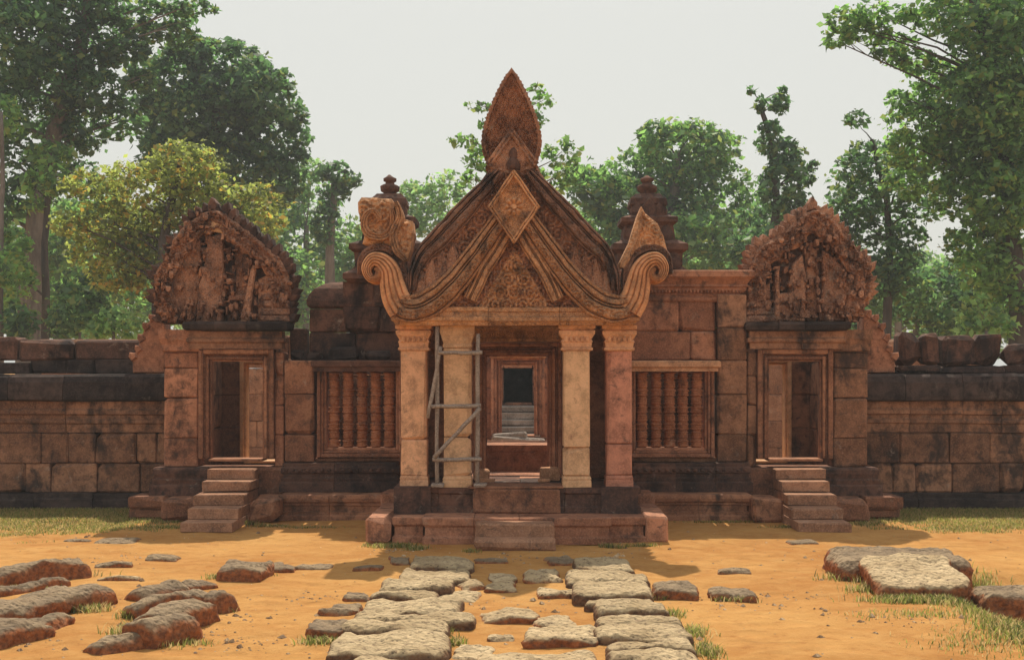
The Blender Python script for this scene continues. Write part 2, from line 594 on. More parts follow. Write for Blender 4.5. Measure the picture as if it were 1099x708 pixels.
def build_platform():
    prof = lambda h, o=.03: [(o, 0), (o, h * .22), (0, h * .30), (0, h * .62), (o * .8, h * .72), (o, h * .96), (o * .6, h)]
    m = MB()
    m.segstack(-1.04, 1.06, 15.9, 16.5, prof(.305), .62, xl=1, xr=1)
    m.segstack(-1.40, -1.06, 16.08, 16.5, prof(.295), .4)
    m.segstack(1.08, 1.46, 16.06, 16.5, prof(.30), .45)
    m.block(-1.72, -1.43, 15.95, 17.0, 0, .295, .02, .008)
    m.block(-1.71, -1.44, 17.01, 17.75, 0, .30, .02, .008)
    m.block(1.49, 1.75, 16.02, 16.95, 0, .31, .02, .008)
    m.block(1.48, 1.76, 16.96, 17.7, 0, .30, .02, .008)
    m.block(-1.72, -1.40, 17.78, 18.38, 0, .42, .02, .008)
    m.block(1.45, 1.77, 17.75, 18.38, 0, .41, .02, .008)
    m.block(-1.42, 1.48, 16.45, 18.3, 0, .29)
    m.wobble(.008, 6).build('porch_platform', M['red'], gate)
    m = MB()
    t = lambda o: [(o, .30), (o, .37), (o - .03, .39), (o - .03, .52), (o, .54), (o, .60)]
    m.segstack(-1.385, 1.43, 16.44, 18.2, t(.035), .55)
    for x in (-1.21, 1.22):
        m.segstack(x - .19, x + .19, 16.39, 16.6, [(.02, .298), (.02, .602), (0, .607)], .5)
    m.wobble(.006, 6).build('porch_floor_tier', M['dark'], gate)
    s = MB()
    s.block(-.46, .44, 15.30, 15.62, 0, .128, .02, .006)
    s.wobble(.006, 5).build('step', M['step'], gate)
    s = MB()
    s.block(-.455, .435, 15.585, 15.9, 0, .268, .02, .006)
    s.wobble(.006, 5, 2).build('step', M['step'], gate)
    s = MB()
    s.block(-.50, .52, 16.34, 16.50, .30, .588, .02, .005)
    s.block(-.56, .56, 16.36, 16.9, .59, .617, .008, .003)
    s.wobble(.004, 5).build('threshold', M['brown'], gate)
    for q in ((-.52, -.33, 17.3, 17.6, .602, .74), (.30, .54, 17.3, 17.6, .602, .76), (-.45, -.25, 16.9, 17.05, .62, .66), (.27, .42, 16.9, 17.05, .62, .66)):
        b = MB()
        b.block(*q, .015, .006)
        b.wobble(.01, 6).build('doorstep_stone', M['pink'], gate)
build_platform()

def pillar(x, y, w, mat, kind):
    top = 2.505
    p = MB()
    h = w / 2
    # shaft in three weathered drums, chamfered
    zs = [.60, .72, 1.13 + rnd.uniform(-.1, .1), 2.25]
    fo = .012
    p.stack(x - h, x + h, y - h, y + h, [(fo, .60), (fo, .66), (fo * .6, .68), (fo, .70), (0, .73)])
    for a, b in ((.73, zs[2]), (zs[2] + .004, 2.24)):
        j = rnd.uniform(-.004, .004)
        p.block(x - h + j, x + h + j, y - h, y + h, a, b, .016, .004)
    p.wobble(.008, 4, x).build('pillar', mat, gate)
    o = bpy.context.scene.objects
    c = MB()
    if kind == 'flared':
        c.stack(x - h, x + h, y - h, y + h, [(0, 2.24), (.012, 2.25), (.012, 2.28), (.004, 2.29), (.025, 2.36), (.028, 2.38), (.03, 2.385), (.045, 2.42), (.045, top), (.04, top + .004)])
    else:
        c.stack(x - h, x + h, y - h, y + h, [(-.005, 2.20), (.03, 2.215), (.03, 2.24), (.012, 2.25), (.02, 2.30), (.03, 2.31), (.012, 2.34), (.05, 2.40), (.055, 2.44), (.03, 2.45), (.06, 2.47), (.06, top)])
        for k in range(5):      # lotus petals round the capital
            c.lathe([(.001, 2.30), (.026, 2.32), (.024, 2.36), (.006, 2.40)], x - h + w * (k + .5) / 5, y - h - .022, 8)
    c.wobble(.005, 6, x).build('capital', mat if kind == 'flared' else M['pink'], gate)
pillar(-1.205, 16.68, .31, M['pink'], 'lotus')
pillar(-.69, 16.60, .315, M['ochre'], 'flared')
pillar(.72, 16.60, .315, M['ochre'], 'lotus')
pillar(1.225, 16.68, .30, M['rose'], 'lotus')

def door_frame(x, y, w, z0, z1, rings, mat, depth=.25, parent=gate, sill=True):
    """nested mouldings round an opening of half width w; rings = [(width, setback)] from the opening outward"""
    m = MB()
    a = w
    t = z1
    for wd, yo in rings:
        for sx in (-1, 1):
            m.block(x + sx * a, x + sx * (a + wd), y + yo, y + depth, z0, t + wd, .008, .002)
        m.block(x - a + .001, x + a - .001, y + yo + .002, y + depth, t, t + wd - .001, .008, .002)
        a += wd
        t += wd
    if sill: m.block(x - w - .02, x + w + .02, y - .03, y + depth + .1, z0 - .03, z0 + .002, .005, 0)
    return m.wobble(.003, 5, x).build('door_frame', mat, parent)

def build_porch():
    yw = 18.05
    m = MB()
    for sx in (-1, 1):
        xa, xb = sorted((sx * .60, sx * 1.5))
        m.courses(xa, xb, yw, 18.6, [.60, 1.0, 1.45, 1.9, 2.35, 2.72, 3.1], .5)
        for k in (1.05,):
            m.stack(sx * k - .13, sx * k + .13, 17.9, 18.04, [(.02, .60), (.02, .72), (0, .75), (0, 2.22), (.03, 2.26), (.03, 2.50)])
        xa, xb = sorted((sx * 1.16, sx * 1.42))
        m.courses(xa, xb, 17.3, 18.04, [.60, 1.05, 1.5, 1.95, 2.5], .4)
    m.courses(-.61, .61, yw, 18.6, [2.45, 2.75, 3.1], .5)
    m.wobble(.004, 4).build('porch_wall', M['brown'], gate)
    door_frame(0.02, 17.82, .41, .602, 2.17, [(.035, .06), (.04, .03), (.03, .05), (.05, 0)], M['red'], .35)
    l = MB()
    l.segstack(-.62, .64, 17.76, 18.04, [(0, 2.335), (.02, 2.35), (.02, 2.38), (.0, 2.39), (0, 2.47), (.03, 2.5), (.03, 2.55)], 2)
    l.relief(-.6, .62, 2.385, 2.475, .012, 17.764, lambda x, z: .03 * scrolls(x, z, .09) , lambda x, z: True)
    l.build('lintel', M['carved'], gate)
    # step up inside the gate and rear walls
    s = MB()
    s.segstack(-.46, .47, 19.6, 20.9, [(0, .55), (0, .82), (.02, .84), (.02, .92)], 2)
    s.block(-.6, .6, 18.3, 21.4, .3, .56)
    s.build('inner_step', M['red'], gate)
    door_frame(0.02, 19.3, .42, .62, 2.16, [(.03, .05), (.05, .02), (.05, 0)], M['brown'], .25, gate, False)
    # roof of the porch behind the gable
    r = MB()
    half = [(1.45, 2.62), (1.42, 2.78), (1.2, 2.98), (.9, 3.3), (.6, 3.62), (.32, 3.95), (.14, 4.15)]
    poly = half + [(-a, b) for a, b in half[::-1]]
    inner = [(-1.2, 2.62), (-.9, 2.95), (-.4, 3.5), (0, 3.8), (.4, 3.5), (.9, 2.95), (1.2, 2.62)]
    r.prism(poly + inner, 16.86, 18.4, .01)
    for k in range(6):
        for sx in (-1, 1):
            pts = [(sx * (a + .012), 16.95 + k * .26, b) for a, b in half]
            r.tube(pts, [.045] * len(pts), 6)
    r.build('porch_roof', M['dark'], gate)
build_porch()

# ---------------- pediment over the porch
PD = 16.35
def pp(px, py, d=PD): return (X(px, d), Z(py, d))
def mir(pts, ax=551.5): return [(2 * ax - a, b) for a, b in pts]

def ribs(n, amp, base=.03, ros=0.0, pitch=.2):
    def f(t, s):
        v = base + amp * abs(math.sin(math.pi * n * t)) ** .45 + .02 * mn.noise(Vector((s * 7, t * 4, n))) - .09 * max(0, mn.noise(Vector((s * 3.1, t * 2.2, n + 5))) - .3)
        if ros:
            u = ((s / pitch) % 1 - .5) * pitch
            w = (t - .5) * pitch * 1.1
            r = math.hypot(u, w)
            if r < pitch * .36:
                v = max(v, base + ros * (1 - (r / (pitch * .36)) ** 2) * (.75 + .25 * math.cos(8 * math.atan2(w, u))))
        return v
    return f

def mould(base, amp, carve=.0, flip=False):
    """flat fillets of unequal width parted by narrow grooves, the widest one carved"""
    segs = [(0, .10, .35), (.12, .50, 1.0), (.53, .60, .55), (.63, .84, .8), (.87, 1.0, .3)]
    def f(t, s):
        t = 1 - t if flip else t
        v = base - .012
        for a, b, k in segs:
            if a <= t <= b:
                u = (t - a) / (b - a)
                v = base + amp * k * (1 - abs(2 * u - 1) ** 6 * .6)
                if k == 1.0 and carve: v += carve * (scrolls(s, t * .33, .15, 2) - .3) * (1 - abs(2 * u - 1) ** 4)
        return v + .018 * mn.noise(Vector((s * 7, t * 4, base))) - .10 * max(0, mn.noise(Vector((s * 3.1, t * 2.2, base + 5))) - .28)
    return f

def build_pediment():
    half = [(438, 343), (432, 325), (437, 300), (446, 276), (458, 259), (474, 244), (496, 219), (512, 200), (522, 186), (529, 172), (540, 160)]
    outl = [pp(a, b) for a, b in half] + [pp(a, b) for a, b in mir(half)[::-1]]
    slab = MB()
    slab.prism(outl, PD, PD + .5, .02)
    ped = slab.wobble(.006, 5).build('pediment', M['slate'], gate)
    def sub(mb, name, mat): return mb.build(name, mat, ped)
    # carved foliage over the whole field
    ins = inpoly(outl)
    f = MB()
    x0, x1 = min(p[0] for p in outl), max(p[0] for p in outl)
    z0, z1 = pp(0, 330)[1], pp(0, 172)[1]
    def h(x, z):
        e = min(1, edge_dist(outl, x, z) / .05)
        return -.006 + e * (.012 + .13 * scrolls(x, z, .2) + .02 * mn.noise(Vector((x * 4, z * 4, 0))))
    f.relief(x0, x1, z0, z1, .0125, PD, h, lambda x, z: ins(x, z))
    sub(f, 'foliage_relief', M['gable'])
    # outer crusted raking bands
    for sg in (0, 1):
        p = [(536, 186), (516, 208), (494, 232), (472, 256), (456, 272), (446, 292), (443, 312)]
        w = [.13, .2, .25, .25, .2, .16, .1]
        q = p if not sg else mir(p)
        b = MB()
        b.strip([pp(*a) for a in q], w, mould(.07, .08, .03, bool(sg)), PD, .08, 40)
        sub(b.wobble(.008, 7, sg), 'raking_band', M['slate'])
        # main moulding with its scroll end, its lit look put into paler stone colour
        p = [(541, 232), (520, 262), (500, 289), (480, 312), (462, 326), (444, 332), (430, 330)]
        w = [.22, .25, .28, .31, .33, .33, .28]
        q = p if not sg else mir(p)
        b = MB()
        b.strip([pp(*a) for a in q], w, mould(.15, .09, .06, bool(sg)), PD, .1, 44, .012)
        sub(b.wobble(.008, 6, sg + 3), 'raking_moulding', M['carved'])
        p = [(551, 240), (534, 268), (518, 294), (505, 322)]
        w = [.15, .16, .16, .16]
        q = p if not sg else mir(p)
        b = MB()
        b.strip([pp(*a) for a in q], w, mould(.12 + .008 * sg, .06, 0, bool(sg)), PD, .1, 36, .012)
        sub(b.wobble(.008, 6, sg + 5), 'inner_moulding', M['carved'])
        # leaf plumes in the corner between band and scroll
        b = MB()
        for k, (a, c, ln) in enumerate([(452, 308, 22), (463, 300, 24), (474, 292, 24), (486, 282, 20)]):
            leaf = [(a - 7, c + 14), (a - 8, c), (a - 4, c - ln * .6), (a + 1, c - ln), (a + 5, c - ln * .5), (a + 8, c), (a + 7, c + 14)]
            leaf = leaf if not sg else mir(leaf)
            b.prism([pp(*t) for t in leaf], PD - .085 - .006 * k, PD + .02, .03)
        sub(b.wobble(.012, 14, sg), 'leaf_plume', M['gable'])
        # scroll
        p = [(433, 333), (426, 321), (422, 306), (419, 291), (411, 281), (402, 279), (396, 285), (395, 292), (399, 299), (405, 299), (408, 293), (404, 289)]
        w = [.34, .33, .29, .23, .19, .165, .135, .115, .10, .085, .07, .04]
        q = p if not sg else mir(p, 553)
        b = MB()
        b.strip([pp(*a) for a in q], w, (lambda t, s: .12 + .05 * math.sin(math.pi * t) + .035 * abs(math.sin(math.pi * 5 * t)) ** .5 - .05 * max(0, mn.noise(Vector((s * 4, t * 2, sg))) - .25)), PD, .30, 30, .012)
        sub(b.wobble(.004, 6, sg), 'scroll', M['scroll'])
        p = [(436, 317), (435, 297), (430, 280), (420, 270), (408, 266), (396, 269), (388, 279), (386, 294)]
        w = [.05, .075, .085, .085, .08, .075, .07, .04]
        q = p if not sg else mir(p, 553)
        b = MB()
        b.strip([pp(*a) for a in q], w, ribs(2, .02, .06, .03, .05), PD, .28, 10, .012)
        sub(b.wobble(.006, 9, sg), 'scroll_hood', M['slate'])
    # corner plumes: broken on the left, leaf shaped on the right
    lz = [(18, 75), (35, 52), (90, 55), (150, 60), (178, 58), (192, 85), (205, 120), (240, 158), (278, 165), (286, 220), (270, 300), (252, 355), (200, 308), (150, 276), (95, 282), (40, 272), (52, 225), (32, 165), (20, 120)]
    lp = [pp(380 + a / 4.42, 200 + b / 4.42) for a, b in lz]
    b = MB()
    b.prism(lp, PD - .03, PD + .32, .03)
    inl = inpoly(lp)
    b.relief(min(p[0] for p in lp), max(p[0] for p in lp), min(p[1] for p in lp), max(p[1] for p in lp), .012, PD - .03,
             lambda x, z: -.006 + min(1, edge_dist(lp, x, z) / .04) * (.01 + .08 * scrolls(x + .05, z, .25, 2)), inl)
    b.strip([pp(*t) for t in [(404, 240), (408, 234), (402, 228), (394, 232), (392, 244), (400, 254), (414, 254), (423, 242), (421, 224)]], [.04, .06, .07, .08, .09, .1, .1, .09, .05], ribs(3, .03, .06), PD - .05, .08, 20, .012)
    b.strip([pp(*t) for t in [(426, 218), (430, 234), (423, 252), (426, 268), (436, 280)]], [.05, .09, .1, .09, .05], ribs(3, .03, .07), PD - .05, .08, 20, .012)
    o = sub(b.wobble(.010, 9), 'acroterion', M['carved'])
    o['label'] = 'broken blunt topped corner carving'
    rz = [(190, 163), (207, 193), (230, 212), (258, 235), (282, 290), (300, 352), (262, 342), (215, 345), (165, 362), (125, 400), (100, 432), (98, 400), (118, 360), (140, 312), (160, 250), (176, 200)]
    rp = [pp(640 + a / 3.933, 180 + b / 3.933) for a, b in rz]
    b = MB()
    b.prism(rp, PD - .03, PD + .3, .03)
    inr = inpoly(rp)
    b.relief(min(p[0] for p in rp), max(p[0] for p in rp), min(p[1] for p in rp), max(p[1] for p in rp), .012, PD - .03,
             lambda x, z: -.006 + min(1, edge_dist(rp, x, z) / .04) * (.01 + .07 * scrolls(x, z, .17, 4)), inr)
    p = [(679, 342), (684, 322), (694, 302), (704, 270), (711, 246)]
    b.strip([pp(640 + a / 3.933 * 1, 180 + b2 / 3.933) for a, b2 in [(112, 425), (140, 370), (165, 320), (180, 260), (192, 190)]], [.05, .06, .06, .05, .02], ribs(1, .03, .06), PD, .05, 8)
    o = sub(b.wobble(.010, 9, 3), 'acroterion', M['carved'])
    o['label'] = 'pointed leaf shaped corner carving'
    # base cornice
    b = MB()
    zb = Z(346, PD)
    b.segstack(X(424, PD), X(683, PD), PD - .1, PD + .5, [(-.02, zb - .035), (.0, zb), (.03, zb + .02), (.03, zb + .06), (.0, zb + .07), (.0, zb + .12), (.02, zb + .13), (.02, zb + .17), (0, zb + .18)], 1.0)
    sub(b.wobble(.006, 5), 'base_cornice', M['carved'])
    b = MB()
    b.segstack(-1.36, 1.38, 16.42, 16.95, [(0, 2.508), (.015, 2.515), (.015, 2.56), (0, 2.575)], 1.1)
    sub(b, 'architrave', M['pink'])
    # diamond panel with a rosette
    cx, cz = pp(551.5, 224)
    hw, hh = 27 / 91.7, 39 / 91.7
    dm = [(cx - hw, cz), (cx, cz + hh), (cx + hw, cz), (cx, cz - hh)]
    b = MB()
    b.prism(dm, PD - .2, PD + .05, .02)
    for k in range(4):
        a, c = Vector(dm[k]), Vector(dm[(k + 1) % 4])
        o2 = (Vector((cx, cz)) - (a + c) / 2).normalized() * .022
        b.strip([tuple(a + o2), tuple((a + c) / 2 + o2), tuple(c + o2)], [.055] * 3, ribs(2, .03, .04 + .003 * (k % 2)), PD - .2, .02, 10)
    def ros(x, z):
        r, th = math.hypot(x - cx, z - cz), math.atan2(z - cz, x - cx)
        if r < .035: return .03
        if r < .115: return -.005 + .08 * abs(math.cos(4 * th)) * (1 - abs(r - .075) / .05)
        return -.005 + .03 * scrolls(x, z, .09)
    ind = inpoly([(cx - hw * .8, cz), (cx, cz + hh * .8), (cx + hw * .8, cz), (cx, cz - hh * .8)])
    b.relief(cx - hw, cx + hw, cz - hh, cz + hh, .009, PD - .2, ros, ind)
    sub(b.wobble(.005, 8), 'diamond_panel', M['carved'])
    # small upper gable with a dark-coloured lump in place of its dark niche
    b = MB()
    tri = [pp(549.5, 139), pp(521, 181), pp(578, 181)]
    b.prism([pp(549.5, 139), pp(521, 180), pp(549, 189), pp(578, 180)], PD - .07, PD + .3, .02)
    for a, c in (((549.5, 143), (524, 178)), ((549.5, 143), (575, 178))):
        b.strip([pp(*a), pp((a[0] + c[0]) / 2, (a[1] + c[1]) / 2), pp(*c)], [.07, .075, .08], ribs(2, .018, .03), PD - .07, .04, 10)
    sub(b.wobble(.006, 6), 'upper_gable', M['gable'])
    b = MB()
    nx, nz = pp(551, 178)
    b.lathe([(.075, nz - .06), (.085, nz), (.06, nz + .07), (.045, nz + .08), (.06, nz + .12), (.045, nz + .17), (.01, nz + .2)], nx, PD - .06, 12)
    sub(b.wobble(.012, 9), 'niche_dark_lump', M['dark'])
    # field of the small tympanum
    b = MB()
    ty = [pp(552, 266), pp(512, 332), pp(592, 332)]
    it = inpoly(ty)
    b.prism(ty, PD - .055, PD + .02, .01)
    b.relief(ty[1][0], ty[2][0], ty[1][1], ty[0][1], .011, PD - .055,
             lambda x, z: -.005 + min(1, edge_dist(ty, x, z) / .03) * .12 * scrolls(x, z, .17, 7), it)
    sub(b, 'tympanum', M['carved'])
    # leaf spire
    oz = [(38, 0), (60, 16), (85, 32), (115, 48), (150, 65), (180, 77), (210, 89), (240, 99), (275, 108), (310, 113), (345, 110), (375, 103), (405, 88), (440, 72)]
    left, right = [], []
    for i in range(len(oz) - 1):
        for k in range(5):
            t = k / 5
            y = oz[i][0] + (oz[i + 1][0] - oz[i][0]) * t
            w = oz[i][1] + (oz[i + 1][1] - oz[i][1]) * t + (4.5 if k in (1, 3) and i else 0)
            left.append(pp(549 - w / 3.54, 60 + y / 3.54))
            right.append(pp(549 + w / 3.54, 60 + y / 3.54))
    sp = left + right[:0:-1]
    b = MB()
    b.prism(sp, PD + .08, PD + .34, .012)
    isp = inpoly(sp)
    def hs(x, z):
        e = edge_dist(sp, x, z)
        rim = .035 if .015 < e < .045 else 0
        return -.006 + min(1, e / .02) * (.02 + rim + (.065 * scrolls(x * 1.0, z, .085, 5) if e > .05 else 0))
    b.relief(min(p[0] for p in sp), max(p[0] for p in sp), min(p[1] for p in sp), max(p[1] for p in sp), .0105, PD + .08, hs, isp)
    sub(b, 'leaf_spire', M['brown'])
build_pediment()

# ---------------- body of the gate left and right of the porch
def build_plinths():
    for sx in (-1, 1):
        m = MB()
        a, b = sorted((sx * 1.78, sx * 3.06))
        m.segstack(a, b, 18.42, 19.0, [(.06, 0), (.06, .06), (.03, .08), (.03, .11), (.0, .12), (0, .19), (.02, .20), (.02, .23), (.05, .25), (.06, .29), (.05, .335), (.03, .344)], .62)
        a2, b2 = sorted((sx * 3.07, sx * 3.47))
        m.block(a2, b2, 18.08, 18.8, 0, .31, .03, .008)
        a3, b3 = sorted((sx * 4.12, sx * 4.62))
        m.block(a3, b3, 18.2, 18.9, 0, .29, .03, .01)
        a4, b4 = sorted((sx * 4.63, sx * 5.14))
        m.block(a4, b4, 18.5, 19.2, .14, .295, .03, .008)
        m.block(a4, b4 - .04, 18.56, 19.2, 0, .137, .03, .008)
        a5, b5 = sorted((sx * 3.0, sx * 4.9))
        m.block(a5, b5, 18.86, 19.4, 0, .66)
        m.wobble(.012, 4, sx).build('lower_plinth', M['brown'], gate)
        m = MB()
        pr = [(.05, .344), (.05, .46), (.02, .48), (.03, .52), (.0, .54), (.0, .58), (.03, .60), (.03, .66), (.01, .68), (.01, .72), (0, .725)]
        a, b = sorted((sx * 1.6, sx * 3.13))
        m.segstack(a, b, 18.78, 19.1, pr, .7)
        for k in range(16):
            x = a + (b - a) * (k + .5) / 16
            m.lathe([(.001, .605), (.03, .62), (.03, .64), (.001, .655)], x, 18.752, 8)
        m.wobble(.006, 5, sx + 1).build('moulded_plinth', M['dark'], gate)
        m = MB()
        a, b = sorted((sx * 4.15, sx * 4.85))
        m.segstack(a, b, 18.8, 19.2, [(.07, .29), (.07, .42), (.03, .44), (.045, .5), (.01, .52), (.03, .58), (.03, .63), (0, .66)], .8)
        m.wobble(.006, 5, sx + 1).build('moulded_plinth', M['dark'], gate)
        # stairs to the side door
        for k, (d, z) in enumerate([(17.05, .115), (17.43, .25), (17.82, .385), (18.2, .525), (18.54, .66)]):
            x0, x1 = sorted((sx * (3.46 + rnd.uniform(-.015, .015)), sx * (4.10 + rnd.uniform(-.015, .015))))
            s = MB()
            s.block(x0, x1, d, 18.85, max(0, z - .132), z, .006, .003)
            s.wobble(.007, 3, k + sx).build('step', M['step'], gate)
build_plinths()

def baluster(x, y, z0, z1, r=.085):
    pr = [(r * .6, z0)]
    H = z1 - z0
    n = 9
    for i in range(n):
        a = z0 + H * (i + .08) / n
        b = z0 + H * (i + .92) / n
        q = (b - a)
        big = 1.0 if i % 2 == 0 else .9
        pr += [(r * .72, a), (r * big, a + q * .12), (r * big, a + q * .24), (r * .8, a + q * .3), (r * .86, a + q * .5), (r * .8, a + q * .7), (r * big, a + q * .76), (r * big, a + q * .88), (r * .72, b)]
    pr.append((r * .6, z1))
    m = MB()
    m.lathe(pr, 0, 0, 18, False)
    m.wobble(.012, 11)
    return m

def build_windows():
    for sx in (-1, 1):
        cx = sx * 2.10
        hw = .47
        z0, z1 = .92, 1.955
        w = MB()
        for k, (wd, yo) in enumerate([(.04, .07), (.035, .03), (.05, .0)]):
            off = sum(t[0] for t in [(.04,), (.035,), (.05,)][:k])
            for s2 in (-1, 1):
                w.block(cx + s2 * (hw + off), cx + s2 * (hw + off + wd), 18.93 + yo, 19.25, z0 - off - wd, z1 + (off + wd) * .6, .008, .002)
            w.block(cx - hw - off + .001, cx + hw + off - .001, 18.932 + yo, 19.25, z0 - off - wd, z0 - off - .001, .008, .002)
        win = w.wobble(.003, 5, sx).build('window', M['red'], gate)
        l = MB()
        l.segstack(cx - hw - .16, cx + hw + .16, 18.86, 19.3, [(0, z1 + .002), (.0, z1 + .05), (.03, z1 + .07), (.03, z1 + .135), (.01, z1 + .15)], 3)
        l.wobble(.005, 4, sx).build('lintel', M['pink'] if sx > 0 else M['dark'], win)
        me = baluster(0, 0, z0, z1)
        first = None
        for k in range(5):
            x = cx - hw + .94 * (k + .5) / 5
            if first is None:
                first = me.build('baluster', M['pink_b'], win, (x, 19.08, 0))
            else:
                o = first.copy()
                COL.objects.link(o)
                o.parent = win
                o.location = (x + rnd.uniform(-.006, .006), 19.08, 0)
                o.rotation_euler = (0, 0, rnd.uniform(0, 1))
                q = rnd.uniform(.93, 1.06)
                o.scale = (q, q, 1)
M['pink_b'] = stone('baluster_sandstone', (.36, .14, .07), (.47, .21, .11), .3, rnd_off=True, bump=.4)
build_windows()

def build_body():
    # pilaster blocks between window and side door, wall strips round the windows
    for sx in (-1, 1):
        m = MB()
        a, b = sorted((sx * 2.73, sx * 3.13))
        zt = 2.11 if sx < 0 else 3.0
        m.courses(a, b, 18.92, 19.4, [.725, 1.1, 1.65, 2.11] + ([2.55, 3.0] if sx > 0 else []), .7)
        a, b = sorted((sx * 1.45, sx * 1.5))
        m.courses(a, b, 18.99, 19.4, [.725, 1.4, 2.11], .5)
        m.block(*sorted((sx * 1.5, sx * 2.73)), 19.0, 19.36, .726, .79)
        m.wobble(.004, 4, sx).build('pilaster', M['wall'] if sx > 0 else M['brown'], gate)
    # right wall and its cornice stand complete
    m = MB()
    m.courses(1.45, 2.72, 19.0, 19.28, [2.11, 2.5, 2.94], .65, j=.006)
    m.wobble(.004, 4).build('upper_wall', M['red'], gate)
    c = MB()
    c.segstack(1.4, 3.08, 18.98, 19.4, [(0, 2.9), (.02, 2.93), (.02, 2.97), (.0, 2.98), (0, 3.02), (.05, 3.06), (.05, 3.09), (.08, 3.11), (.06, 3.14), (.10, 3.2), (.15, 3.24), (.15, 3.31), (.13, 3.33)], 3, xl=0)
    for k in range(34):
        c.block(1.45 + k * .048, 1.475 + k * .048, 18.93, 19.0, 3.025, 3.055, .004, 0)
    c.wobble(.004, 5).build('cornice', M['red'], gate)
    # left wall is broken: ledge, recessed dark masonry, jagged top
    m = MB()
    m.courses(-2.85, -1.45, 19.3, 19.5, [2.11, 2.5, 2.82], .5, gap=.004, j=.008)
    m.segstack(-2.83, -1.45, 19.3, 19.6, [(0, 2.823), (.05, 2.85), (.06, 2.92), (.03, 3.0), (-.03, 3.09), (-.12, 3.16), (-.24, 3.2)], .45, xr=0, j=.02)
    m.courses(-3.12, -2.87, 19.3, 19.5, [2.11, 2.55], .4)
    m.wobble(.02, 3).build('broken_upper_wall', M['dark'], gate)
    m = MB()
    m.block(-3.12, -1.45, 19.02, 19.31, 2.0, 2.112, .01, .006)
    for x, w, h in ((-3.0, .16, .13), (-2.75, .2, .1), (-2.35, .4, .17), (-1.9, .36, .12)):
        m.block(x - w / 2, x + w / 2, 19.08, 19.28, 2.113, 2.113 + h, .03, .012)
    m.wobble(.01, 4).build('ledge', M['black'], gate)
    # walls behind: rear face with openings, cross walls
    m = MB()
    for sx in (-1, 1):
        a, b = sorted((sx * .58, sx * 1.5))
        m.courses(a, b, 21.5, 21.9, [.0, .6, 1.1, 1.6, 2.1, 2.5], .6)
        a, b = sorted((sx * 1.5, sx * 3.1))
        m.courses(a, b, 21.5, 21.9, [.0, .5, 1.0, 1.4, 1.9, 2.4], .6)
        for xx in (1.5, 3.13):
            a, b = sorted((sx * xx, sx * (xx + .22)))
            m.courses(a, b, 19.42, 21.49, [.0, .5, 1.0, 1.5, 2.05], 1.2)
    m.courses(-.58, .58, 21.5, 21.9, [2.32, 2.5], .6)
    m.wobble(.01, 3).build('rear_wall', M['wall'], gate)
    f = MB()
    f.block(-4.7, -.62, 19.42, 21.5, .0, .55)
    f.block(.62, 4.7, 19.42, 21.5, .0, .55)
    f.build('inner_floor', M['step'], gate)
build_body()

